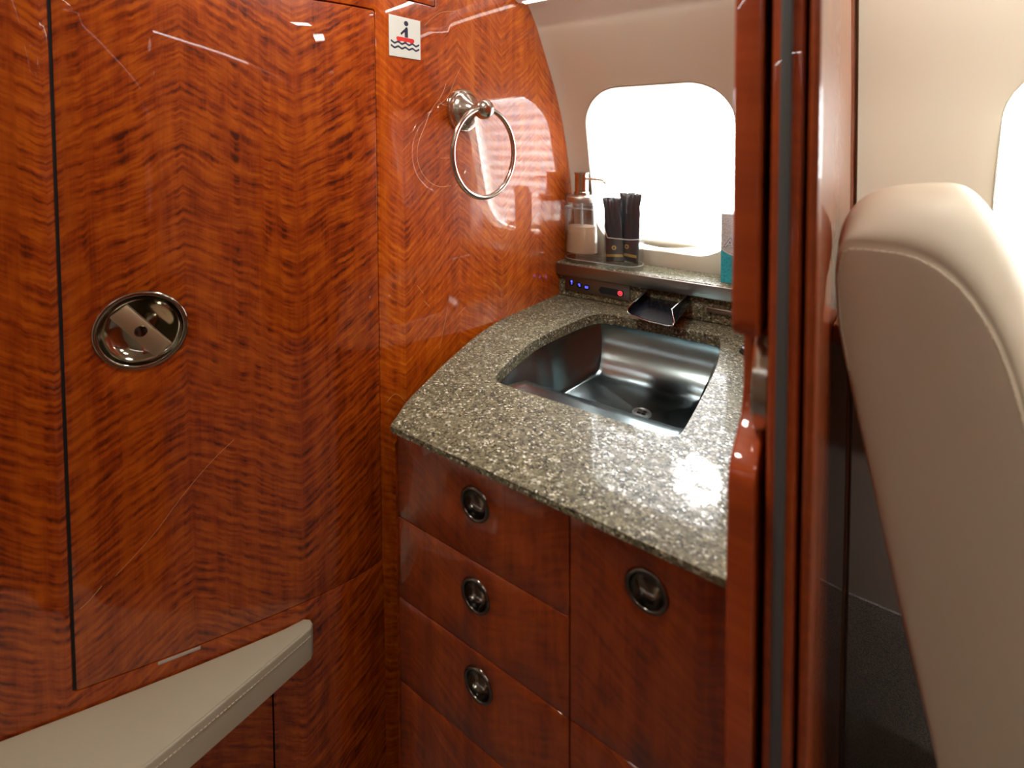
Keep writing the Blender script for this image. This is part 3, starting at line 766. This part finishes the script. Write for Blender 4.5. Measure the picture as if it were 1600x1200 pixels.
for k, (x, z) in enumerate(((-0.4640, 0.8925), (-0.4455, 0.8895), (-0.4285, 0.8878))):
    b = obj('button', loc(disc(x, z, 0.0068, 0.948), CP), M_BLACK, cp, smooth=40)
    obj('button_ring', loc(lathe([(0.0068, -0.001), (0.0070, 0.0014), (0.0078, 0.0014), (0.0082, 0)], 32, Matrix.Translation((x, 0.948, z)) @ MY), CP), M_BRONZE, b, smooth=40)
    obj('button_symbol', loc(glyph(icons[k], x, z, 0.9467), CP), M_BLUE, b, smooth=0)
bm = flat([rrect(-0.0275, 0.0275, -0.0068, 0.0068, 0.0066, 8)], -0.001, 0.0008, Matrix.Translation((-0.3725, 0.948, 0.8872)) @ MY)
sl_ = obj('switch_slot', loc(bm, CP), plain('smoked_lens', (0.015, 0.017, 0.02), 0.2), cp, smooth=0)
obj('warning_symbol', loc(glyph([arc(0.0045, 0, 359, 0.0010, 32), bar(-0.003, 0.003, 0.003, -0.003), arc(0.0022, 30, 150, 0.0009, 10, 0, -0.0012), bar(-0.0015, -0.001, 0.0018, 0.0022)], -0.3530, 0.8870, 0.9472), CP), M_REDL, sl_, smooth=0)
# bronze bar at right on the backsplash
tag(obj('grab_bar', box(-0.1835, part_x(0.95) - 0.003, 0.9455, 0.9518, 0.8812, 0.8908, 0.002, 3), plain('copper_brown', (0.30, 0.20, 0.15), 0.3, metal=1.0)),
    'thin copper brown bar on the granite backsplash right of the spout', 'bar')
# spout: open black scoop
FO = Vector((-0.255, 0.952, 0.885))
fa = thing('faucet', 'black open scoop faucet spout projecting from the granite backsplash', 'faucet', FO)
def scoop(off=0.0):
    """cross sections front to back: left wall, floor, right wall; walls lean inwards"""
    secs = []
    for t, y in ((0.0, 0.822), (0.12, 0.838), (0.5, 0.885), (1.0, 0.9515)):
        zf = 0.8875 - 0.001 * t
        yl = 0.014 * (1 - t)
        pts = [(-0.2905 - 0.004 * t, y + yl * 2.2, zf + 0.021), (-0.3005, y + yl * 1.6, zf + 0.008), (-0.2990, y + yl * 1.4, zf + 0.001), (-0.290, y + yl, zf), (-0.258, y + yl * 0.15, zf), (-0.222, y - yl * 0.1, zf), (-0.2130, y, zf + 0.001), (-0.2115, y + yl * 0.3, zf + 0.006), (-0.2210 + 0.004 * t, y + yl * 1.6, zf + 0.0215)]
        secs.append(pts)
    return secs
bm = bmesh.new(); S = scoop(); A = [[bm.verts.new(q) for q in s] for s in S]
for P, Q in zip(A, A[1:]):
    for k in range(len(P) - 1): bm.faces.new((P[k], P[k + 1], Q[k + 1], Q[k]))
bmesh.ops.recalc_face_normals(bm, faces=bm.faces[:])
bmesh.ops.solidify(bm, geom=bm.faces[:], thickness=0.0022)
obj('spout', loc(bm, FO), plain('gloss_black', (0.006, 0.007, 0.010), 0.12, spec=0.3), fa, smooth=45)
rim = [Vector(q) for q in S[0]]
obj('rim', loc(tube(smooth3 if False else rim, 0.0009, 8), FO), M_CHROME, fa, smooth=60)
rim2 = [Vector(s[-1]) for s in S]
obj('rim', loc(tube(rim2, 0.0008, 8), FO), M_CHROME, fa, smooth=60)
# push knob by the partition
kn = Vector((-0.098, 0.838, 0.8602))
k = tag(obj('tap_knob', lathe([(0.0, 0.013), (0.009, 0.0128), (0.0115, 0.011), (0.012, 0.0), ], 32, Matrix.Translation(kn)), M_BLACK, smooth=50), 'small black push knob on the countertop beside the partition', 'knob')
obj('knob_ring', lathe([(0.0122, 0.0), (0.0128, 0.003), (0.0142, 0.003), (0.0148, 0.0)], 32, Matrix.Translation(kn)), M_CHROME, k, smooth=50)
# ------------------------------------------------------------------ caddy, soap, sachets, tissue box
ZS = 0.9352
def stadium(x0, x1, y0, y1, inset=0.0, n=14):
    r = (y1 - y0) / 2 - inset; cy_ = (y0 + y1) / 2; out = []
    for k in range(n + 1):
        a = R(-90 + 180 * k / n); out.append((x1 - (y1 - y0) / 2 + r * cos(a), cy_ + r * sin(a)))
    for k in range(n + 1):
        a = R(90 + 180 * k / n); out.append((x0 + (y1 - y0) / 2 + r * cos(a), cy_ + r * sin(a)))
    return out
CA = Vector((-0.405, 0.985, ZS))
cad = thing('acrylic_caddy', 'clear acrylic oval caddy holding the soap bottle and sachets on the shelf', 'caddy', CA)
CX0, CX1, CY0, CY1 = -0.4940, -0.3155, 0.9480, 1.0120
def caddy_top(x):
    return 1.0565 if x < -0.395 else (1.0000 if x > -0.385 else 1.0565 - 0.0565 * (x + 0.395) / 0.01)
o_, i_ = stadium(CX0, CX1, CY0, CY1), stadium(CX0, CX1, CY0, CY1, 0.0022)
o_ = resample(o_, 0.006)
def inset(pts, d):
    n = len(pts); out = []
    for i in range(n):
        a = Vector(pts[i - 1]); b = Vector(pts[(i + 1) % n]); t = (b - a).normalized(); out.append((pts[i][0] - t.y * d, pts[i][1] + t.x * d))
    return out
i_ = inset(o_, 0.0022)
bm = bmesh.new()
ob = [bm.verts.new((x, y, ZS + 0.0002)) for x, y in o_]; ot = [bm.verts.new((x, y, caddy_top(x))) for x, y in o_]
it = [bm.verts.new((x, y, caddy_top(x))) for x, y in i_]; ib = [bm.verts.new((x, y, ZS + 0.0085)) for x, y in i_]
n = len(o_)
for A, B in ((ob, ot), (ot, it), (it, ib)):
    for k in range(n): bm.faces.new((A[k], A[(k + 1) % n], B[(k + 1) % n], B[k]))
bm.faces.new(ob[::-1]); bm.faces.new(ib)
obj('tray', loc(bm, CA), M_ACR, cad, smooth=40)
obj('divider', loc(box(-0.3915, -0.3895, CY0 + 0.003, CY1 - 0.003, ZS + 0.0088, 1.030, 0.0003, 1), CA), M_ACR, cad)
M_EDGE_GLINT = plain('acrylic_edge_glint', (0.86, 0.88, 0.87), 0.3, trans=0.4)  # pale tubes paint the bright lines light draws along clear acrylic edges
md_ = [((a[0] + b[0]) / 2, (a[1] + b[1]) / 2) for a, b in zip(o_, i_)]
obj('rim', loc(tube([(x, y, caddy_top(x)) for x, y in md_], 0.0008, 8, True), CA), M_EDGE_GLINT, cad, smooth=60)
obj('base_glint', loc(tube([(x, y, ZS + 0.0088) for x, y in md_], 0.0007, 8, True), CA), M_EDGE_GLINT, cad, smooth=60)
# soap dispenser
SB = Vector((-0.4560, 0.9800, ZS + 0.0090))
so = thing('soap_dispenser', 'clear pump bottle of pale peach liquid soap with brushed nickel top', 'soap dispenser', SB)
SQ = Matrix.Diagonal((1, 0.72, 1, 1))
bm = lathe([(0.0, 0.0), (0.0375, 0.0), (0.0395, 0.003), (0.0380, 0.030), (0.0335, 0.080), (0.0305, 0.124), (0.0285, 0.124), (0.0312, 0.080), (0.0355, 0.030), (0.0365, 0.012), (0.0, 0.012)], 56, SQ)
obj('bottle', bm, M_ACR, so, smooth=50)
def soapmat():
    t = NT('peach_soap'); df = t.node('ShaderNodeBsdfDiffuse'); tl = t.node('ShaderNodeBsdfTranslucent'); mx = t.node('ShaderNodeMixShader')
    df.inputs[0].default_value = (0.86, 0.70, 0.56, 1); tl.inputs[0].default_value = (0.88, 0.68, 0.50, 1); mx.inputs[0].default_value = 0.5
    t.l.new(df.outputs[0], mx.inputs[1]); t.l.new(tl.outputs[0], mx.inputs[2]); t.l.new(mx.outputs[0], t.out.inputs[0]); return t.m
M_SOAP = soapmat()
bm = lathe([(0.0, 0.0125), (0.0362, 0.0125), (0.0352, 0.030), (0.0322, 0.070), (0.0, 0.071)], 56, SQ); obj('liquid', bm, M_SOAP, so, smooth=50)
bm = lathe([(0.0, 0.1245), (0.0325, 0.1245), (0.0330, 0.1255), (0.0330, 0.1370), (0.0320, 0.1380), (0.016, 0.1385), (0.0, 0.1385)], 48); 
pc = obj('pump_collar', bm, brushed('brushed_nickel', (0.56, 0.52, 0.46), 0.38, 2), so, smooth=50)
bm = lathe([(0.0, 0.1385), (0.0170, 0.1385), (0.0170, 0.1455), (0.0150, 0.1470), (0.0150, 0.1850), (0.0163, 0.1860), (0.0163, 0.1895), (0.0150, 0.1900), (0.0, 0.1895)], 40)
ph = obj('pump_head', bm, M_NICKEL, so, smooth=50)
obj('spout', tube([(0.012, 0, 0.1755), (0.030, -0.001, 0.1755), (0.045, -0.002, 0.1752), (0.052, -0.0025, 0.1735), (0.0565, -0.003, 0.1690), (0.058, -0.003, 0.166)], [0.0028, 0.0028, 0.0028, 0.0029, 0.003, 0.0031], 14), M_NICKEL, ph, smooth=60)
obj('dip_tube', tube([(0.004, 0, 0.015), (0.002, 0, 0.07), (0, 0, 0.124)], 0.0024, 10), plain('clear_tube', (0.8, 0.78, 0.74), 0.3, trans=0.6), so, smooth=60)
# black foil sachets
M_FOIL = plain('black_foil', (0.038, 0.040, 0.048), 0.24, coat=0.6, coatr=0.15); M_GOLD = plain('gold_print', (0.62, 0.42, 0.13), 0.35, metal=0.6)
def sachet(w, h, th, seed):
    rnd = random.Random(seed); bm = bmesh.new(); NX, NZ = 18, 30; F_, B_ = [], []
    def pos(i, j, sgn):
        u = i / NX * 2 - 1; t = j / NZ
        env = max(0.0, min(1, t / 0.10, (1 - t) / 0.16)) ** 0.6 * (1 - abs(u) ** 2.6) ** 0.7
        wv = w / 2 * (1.0 - 0.03 * t - 0.05 * max(0, 1 - abs(t - 0.82) / 0.1) + 0.10 * max(0, (t - 0.86) / 0.14))
        fold = 0.0035 * sin(9 * u + 5 * t + seed) * max(0, min(1, (t - 0.55) * 4)) * (1 - abs(u))
        y = sgn * th / 2 * env + fold + 0.010 * max(0, t - 0.72) * sin(2.5 * u + seed)
        return Vector((u * wv, y, t * h + 0.0012 * sin(2.2 * u + seed) * t ** 4))
    for j in range(NZ + 1):
        F_.append([bm.verts.new(pos(i, j, -1)) for i in range(NX + 1)])
        B_.append([bm.verts.new(pos(i, j, 1) + Vector((0, 0.0006, 0))) for i in range(NX + 1)])
    for G in (F_, B_):
        for j in range(NZ):
            for i in range(NX): bm.faces.new((G[j][i], G[j][i + 1], G[j + 1][i + 1], G[j + 1][i]))
    for j in range(NZ):
        for i in (0, NX): bm.faces.new((F_[j][i], F_[j + 1][i], B_[j + 1][i], B_[j][i]))
    for j in (0, NZ):
        for i in range(NX): bm.faces.new((F_[j][i], F_[j][i + 1], B_[j][i + 1], B_[j][i]))
    band = bmesh.new(); G = []
    for j in range(4, 7):
        G.append([band.verts.new(pos(i, j * 0.62, -1) + Vector((0, -0.0006, 0.0012 * sin(pi * i / NX)))) for i in range(1, NX)])
    for A, B in zip(G, G[1:]):
        for i in range(len(A) - 1): band.faces.new((A[i], A[i + 1], B[i + 1], B[i]))
    emb = bmesh.new(); cxx = pos(NX // 2, 6, -1)
    ring = lathe([(0.0022, 0.0), (0.0025, 0.0004), (0.0045, 0.0004), (0.0048, 0.0)], 20, Matrix.Translation(cxx + Vector((0, -0.0006, 0.0045))) @ MY)
    emb.free()
    return bm, band, ring
for nm, x, y, rz, tilt, seed, w, lab in (('foil_sachet', -0.3520, 0.9900, R(-8), R(2.5), 1.0, 0.048, 'black foil sachet with gold band, right one standing in the caddy'),
                                 ('foil_sachet', -0.3745, 0.9745, R(14), R(-3), 2.3, 0.0385, 'black foil sachet with gold band leaning beside the soap bottle')):
    s = thing(nm, lab, 'sachet', (x, y, ZS + 0.0092), rz, 'foil sachets in the caddy'); s.rotation_euler = (0, tilt, rz)
    b, bd, rg = sachet(w, 0.148 if seed < 2 else 0.138, 0.016, seed)
    obj('pouch', b, M_FOIL, s, smooth=70); obj('gold_band', bd, M_GOLD, s, smooth=180); obj('gold_emblem', rg, M_GOLD, s, smooth=50)
# tissue box
TB = Vector((-0.112, 0.990, ZS))
tb = thing('tissue_box', 'teal and speckled grey tissue carton half hidden behind the partition', 'tissue box', TB)
def speck():
    t = NT('speckled_card'); co = t.objco(); n = t.noise(co, 900, 3, 0.7)
    t.set(col=t.ramp(n, [(0.38, (0.36, 0.40, 0.41)), (0.55, (0.74, 0.80, 0.79)), (0.7, (0.84, 0.88, 0.87))]), rough=0.6); return t.m
obj('carton', loc(box(-0.1630, -0.0660, 0.9670, 1.0180, ZS + 0.0002, 1.0655, 0.0008, 2), TB), speck(), tb)
def teal():
    t = NT('teal_card'); co = t.objco(); n = t.noise(co, 260, 3, 0.6)
    t.set(col=t.ramp(n, [(0.32, (0.02, 0.34, 0.48)), (0.5, (0.04, 0.56, 0.70)), (0.72, (0.08, 0.62, 0.76))]), rough=0.5); return t.m
xs = [-0.1628 + 0.0966 * k / 30 for k in range(31)]
wave = [(x, 1.0000 - 0.0150 * (1 - math.exp(-(x + 0.163) / 0.016)) + 0.12 * max(0, x + 0.12)) for x in xs]
bm = flat([[(xs[0], ZS + 0.001), (xs[-1], ZS + 0.001)] + wave[::-1]], 0.0, 0.0004, Matrix.Translation((0, 0.9670, 0)) @ MY)
obj('teal_panel', loc(bm, TB), teal(), tb, smooth=0)
bm = flat([[(x, z - 0.0010) for x, z in wave] + [(x, z + 0.0012) for x, z in wave[::-1]]], 0.0, 0.0005, Matrix.Translation((0, 0.9670, 0)) @ MY)
obj('white_wave', loc(bm, TB), plain('white_print', (0.8, 0.83, 0.83), 0.5), tb, smooth=0)
def text_bm(s, size, ext, off=0.0):
    c = bpy.data.curves.new('letter', 'FONT'); c.body = s; c.size = size; c.extrude = ext; c.offset = off; c.shear = 0.18; c.align_x = 'CENTER'
    o = bpy.data.objects.new('letter', c); COL.objects.link(o); dg = bpy.context.evaluated_depsgraph_get()
    me = bpy.data.meshes.new_from_object(o.evaluated_get(dg)); bm = bmesh.new(); bm.from_mesh(me)
    bpy.data.objects.remove(o); bpy.data.curves.remove(c); bpy.data.meshes.remove(me); return bm
for nm, off, d, mt in (('letter_outline', 0.0011, 0.0, plain('letter_blue', (0.05, 0.22, 0.40), 0.5)), ('letter', 0.0001, 0.0004, plain('letter_white', (0.8, 0.83, 0.83), 0.5))):
    bm = text_bm('A', 0.024, 0.0003, off); bm.transform(Matrix.Translation((-0.1490, 0.9668 - d, 1.0035)) @ MY); obj(nm, loc(bm, TB), mt, tb, smooth=0)
# ------------------------------------------------------------------ valance light above the window
VO = Vector((-0.28, 0.81, 1.49))
va = thing('valance_light', 'white valance light strip above the window at the top of the picture', 'light fixture', VO)
prof = [(0.806, 1.4780), (0.813, 1.4745), (0.826, 1.4755), (0.835, 1.4800), (0.836, 1.4900), (0.825, 1.4990), (0.812, 1.5010), (0.805, 1.4930)]
bm = bmesh.new(); A = [[bm.verts.new((x, y - 0.012, z)) for y, z in prof] for x in (-0.512, -0.012)]
n = len(prof)
for k in range(n): bm.faces.new((A[0][k], A[0][(k + 1) % n], A[1][(k + 1) % n], A[1][k]))
bm.faces.new(A[0][::-1]); bm.faces.new(A[1])
bmesh.ops.recalc_face_normals(bm, faces=bm.faces[:]); bevel_sharp(bm, 0.003, 3, 30)
obj('housing', loc(bm, VO), M_WHITE, va, smooth=50)
bm = bmesh.new(); vs = [bm.verts.new(q) for q in ((-0.50, 0.8020, 1.4736), (-0.03, 0.8020, 1.4736), (-0.03, 0.8160, 1.4738), (-0.50, 0.8160, 1.4738))]; bm.faces.new(vs)
obj('diffuser', loc(bm, VO), emit('lamp_diffuser', (1.0, 0.95, 0.88), 4.0), va, smooth=0)
# ------------------------------------------------------------------ ceiling lights
M_LAMP = emit('ceiling_lens', (1.0, 0.93, 0.84), 7.0)
def downlight(x, y, z, sx, sy, label, power):
    t = thing('ceiling_light', label, 'ceiling light', (x, y, z), 0, 'square ceiling lights')
    bm = box(-sx / 2, sx / 2, -sy / 2, sy / 2, -0.004, 0.012, 0.002, 2); obj('bezel', bm, M_WHITE, t)
    bm = box(-sx / 2 + 0.012, sx / 2 - 0.012, -sy / 2 + 0.012, sy / 2 - 0.012, -0.0055, -0.002); obj('lens', bm, M_LAMP, t)
    area('downlight', (x, y, z - 0.01), (x, y, 0), sx * 0.8, sy * 0.8, power, WARM)
downlight(-0.30, 0.26, 1.705, 0.14, 0.14, 'unseen square ceiling light added above the vanity', 3.0)  # added lamp, out of view, lights the upper wood from above
downlight(0.55, 0.0, 1.715, 0.16, 0.16, 'square ceiling light above the cabin aisle', 1.4)
downlight(1.15, 0.0, 1.715, 0.16, 0.16, 'square ceiling light farther along the cabin aisle', 1.7)
area('cabin_wall_fill', (0.85, 0.60, 1.60), (0.85, 0.95, 1.1), 1.5, 0.03, 9.0, (1.0, 0.97, 0.90))  # added area light without a fixture, brightens the cabin wall
# ------------------------------------------------------------------ padded ledge
zt, th = 0.545, 0.043
wl = [wall_pt(s, 0) for s in [-0.34 + 0.02 * k for k in range(29)]]
poly = [(q.x + wall_nrm(0.1).x * 0.0015, q.y + wall_nrm(0.1).y * 0.0015) for q in wl if q.y < 0.366]
poly += [(-0.5935, 0.3770), (-0.5855, 0.3815), (-0.5780, 0.3800), (-0.5735, 0.3735), (-0.5740, 0.3640), (-0.5790, 0.3000), (-0.5840, 0.2450), (-0.5900, 0.1900), (-0.5960, 0.1200), (-0.6000, 0.0), (-0.6, -0.10), (-0.82, -0.10)]
poly = [p_ for p_ in poly]
if poly[0][1] < -0.10: poly = [p_ for p_ in poly if p_[1] >= -0.10 or p_[0] > -0.9]
bm = sheet(poly, [], lambda x, y, d: Vector((x, y, zt - d)), th, 0.03, 0.03, 0.01, 0.0035, 4)
led = tag(obj('padded_ledge', bm, M_LEDGE, smooth=50), 'cream leather padded ledge tapering to a tip along the wood wall', 'ledge')
fe = [Vector((x, y, 0)) for x, y in ((-0.6000, 0.02), (-0.5960, 0.12), (-0.5900, 0.19), (-0.5840, 0.245), (-0.5790, 0.300), (-0.5740, 0.364), (-0.5735, 0.3725))]
def along(pts, step):
    out = []; acc = 0
    for a, b in zip(pts, pts[1:]):
        L = (b - a).length; k = 0
        while acc < L: out.append((a.lerp(b, acc / L), (b - a).normalized())); acc += step
        acc -= L
    return out
bm = bmesh.new()
for dz, dx in ((-0.0105, 0.0006),):
    for q, t in along(fe, 0.0042):
        c = q + Vector((dx, 0, zt + dz)); tube([c - t * 0.0014, c + t * 0.0014], 0.00055, 6, False, bm)
st = obj('stitching', bm, M_THREAD, led, smooth=60)
bm = tube([q + Vector((-0.0028, 0, zt + 0.0002)) for q in [Vector((x, y, 0)) for x, y in ((-0.6000, 0.0), (-0.5960, 0.12), (-0.5900, 0.19), (-0.5840, 0.245), (-0.5790, 0.300), (-0.5745, 0.362))]], 0.0010, 8)
obj('edge_piping', bm, M_LEDGE, led, smooth=60)
# ------------------------------------------------------------------ cabin: side ledge, seat
bm = box(0.045, 0.0575, 0.930, 1.020, 0.868, 0.9035, 0.004, 3); add = box(0.0588, 1.7, 0.930, 1.020, 0.868, 0.9035, 0.004, 3)
sl1 = tag(obj('side_ledge', add, M_WALL), 'glossy wood armrest ledge along the cabin wall behind the seat', 'ledge')
obj('end_cap', bm, M_WALL, sl1)
# camera-independent seat built from its real outlines
SEAT = thing('cabin_seat', 'tan leather cabin seat with stitched back beside the partition', 'seat', (0.30, 0.72, 0))
SEO = Vector((0.30, 0.72, 0))
SIL = [(0.1100, 0.5500), (0.0951, 0.6132), (0.0814, 0.6730), (0.0685, 0.7316), (0.0525, 0.8094), (0.0404, 0.8716), (0.0331, 0.9108), (0.0247, 0.9501), (0.0179, 0.9839), (0.0114, 1.0214), (0.0080, 1.0531), (0.0073, 1.0790), (0.0085, 1.1018), (0.0118, 1.1214), (0.0183, 1.1385), (0.0274, 1.1500), (0.0388, 1.1565), (0.0556, 1.1614), (0.0740, 1.1634), (0.0899, 1.1645), (0.1010, 1.1605), (0.1118, 1.1482), (0.1224, 1.1284), (0.1314, 1.1040), (0.1388, 1.0800), (0.1489, 1.0435), (0.1635, 0.9764), (0.1799, 0.8959), (0.1996, 0.7987), (0.2218, 0.7074), (0.250, 0.58)]
SEAM = [(0.1150, 0.5700), (0.0990, 0.6400), (0.0855, 0.7062), (0.0741, 0.7565), (0.0628, 0.8056), (0.0494, 0.8712), (0.0389, 0.9233), (0.0323, 0.9562), (0.0257, 0.9895), (0.0195, 1.0178), (0.0137, 1.0494), (0.0105, 1.0761), (0.0095, 1.0923), (0.0092, 1.1059), (0.0110, 1.1142), (0.0170, 1.1172), (0.0274, 1.1178), (0.0379, 1.1174), (0.0481, 1.1170), (0.0600, 1.1143), (0.0715, 1.1086), (0.0829, 1.0988), (0.0921, 1.0870), (0.1012, 1.0717), (0.1084, 1.0559), (0.1156, 1.0343), (0.1217, 1.0100), (0.1319, 0.9616), (0.1426, 0.9100), (0.1550, 0.8422), (0.175, 0.735)]
assert len(SIL) == len(SEAM)
SEAM = [(x - (0.0040 if k < 11 else (0.002 if k < 13 else 0)), z) for k, (x, z) in enumerate(SEAM)]
SIL = [(x + (0.012 if k < 11 else (0.006 if k < 12 else 0.002 if k < 13 else 0)), z) for k, (x, z) in enumerate(SIL)]
def slope(p, y): return Vector((p[0] + 0.17 * max(0, y - 0.54), y, p[1] - 0.085 * max(0, y - 0.57) * min(1, max(0, (p[1] - 0.9) / 0.15))))
bm = bmesh.new(); rings = []
cxy = Vector((0.075, 0.90))
n = len(SIL)
def lerp2(a, b, t): return (a[0] + (b[0] - a[0]) * t, a[1] + (b[1] - a[1]) * t)
for t, y in ((0.0, 0.4850), (0.03, 0.4858)):
    pass
def ring(pts, y): return [bm.verts.new(slope(p_, y)) for p_ in pts]
core = [lerp2(p_, (p_[0] * 0.45 + 0.04, p_[1] * 0.9 + 0.09), 0.35) for p_ in SEAM]
rings.append(ring([(SEAM[k][0] * 0.6 + 0.4 * 0.07, SEAM[k][1] * 0.85 + 0.15 * 0.85) for k in range(n)], 0.4800))
rings.append(ring([(SEAM[k][0] * 0.9 + 0.1 * 0.07, SEAM[k][1] * 0.96 + 0.04 * 0.85) for k in range(n)], 0.4820))
rings.append(ring([lerp2(SEAM[k], (0.07, 0.85), 0.02) for k in range(n)], 0.4832))
rings.append(ring(SEAM, 0.4856))
rings.append(ring([lerp2(SEAM[k], SIL[k], 0.05) for k in range(n)], 0.4848))
for t, y in ((0.22, 0.4885), (0.45, 0.4990), (0.68, 0.512), (0.86, 0.532), (0.96, 0.553), (1.0, 0.578)):
    rings.append(ring([lerp2(SEAM[k], SIL[k], t) for k in range(n)], y))
for y in (0.65, 0.75, 0.83): rings.append(ring(SIL, y))
for t, y in ((0.96, 0.87), (0.8, 0.895), (0.5, 0.91), (0.1, 0.916)): rings.append(ring([lerp2(SEAM[k], SIL[k], t) for k in range(n)], y))
for A, B in zip(rings, rings[1:]):
    for k in range(n - 1): bm.faces.new((A[k], A[k + 1], B[k + 1], B[k]))
bm.faces.new(rings[0]); bm.faces.new(rings[-1][::-1])
bf = [bm.verts.new(slope(p_, 0.578)) for p_ in ()]
so_ = obj('backrest', loc(bm, SEO), M_SEAT, SEAT, smooth=180)
md = so_.modifiers.new('subsurf', 'SUBSURF'); md.levels = 2; md.render_levels = 2
# stitching along the back panel seam
bm = bmesh.new()
inner = [Vector(slope((SEAM[k][0] * 0.965 + 0.035 * 0.07 + (0.0 if k > 10 else 0.001), SEAM[k][1] - 0.006), 0.4826)) for k in range(9, n)]
for q, t in along(inner, 0.0052): tube([q - t * 0.0019, q + t * 0.0019], 0.0006, 6, False, bm)
obj('stitching', loc(bm, SEO), M_THREAD, SEAT, smooth=60)
bm = tube([(0.1300, 0.512, 1.0440), (0.1345, 0.514, 1.0380), (0.1415, 0.517, 1.0220), (0.1520, 0.520, 0.990), (0.1660, 0.522, 0.935), (0.1830, 0.522, 0.860), (0.2050, 0.522, 0.765), (0.235, 0.522, 0.64)], [0.004, 0.012, 0.020, 0.0255, 0.028, 0.029, 0.030, 0.030], 20)
so2 = obj('side_bolster', loc(bm, SEO), M_SEAT, SEAT, smooth=180)
so2.modifiers.new('subsurf', 'SUBSURF').render_levels = 2
# front cushion of the backrest, lower cushion, arm base and pedestal
def pillow(x0, x1, y0, y1, z0, z1, r):
    b = box(x0, x1, y0, y1, z0, z1, r, 5); return b
ME = Matrix.Translation((0.155, 0.72, 0.60)) @ Matrix.Rotation(R(-10.5), 4, 'Y')
bm = box(0.0, 0.115, -0.205, 0.19, -0.10, 0.462, 0.045, 6); bm.transform(Matrix.Translation((0.1700, 0.72, 0.60)) @ Matrix.Rotation(R(-11.5), 4, 'Y'))
obj('back_cushion', loc(bm, SEO), M_SEAT, SEAT, smooth=180)
obj('seat_cushion', loc(pillow(0.24, 0.70, 0.50, 0.92, 0.36, 0.50, 0.04), SEO), M_SEAT, SEAT, smooth=180)
obj('seat_frame', loc(pillow(0.26, 0.66, 0.50, 0.92, 0.22, 0.36, 0.02), SEO), M_SEAT, SEAT, smooth=180)
obj('pedestal', loc(box(0.32, 0.58, 0.56, 0.86, 0.0, 0.22, 0.01), SEO), M_BLACK, SEAT)
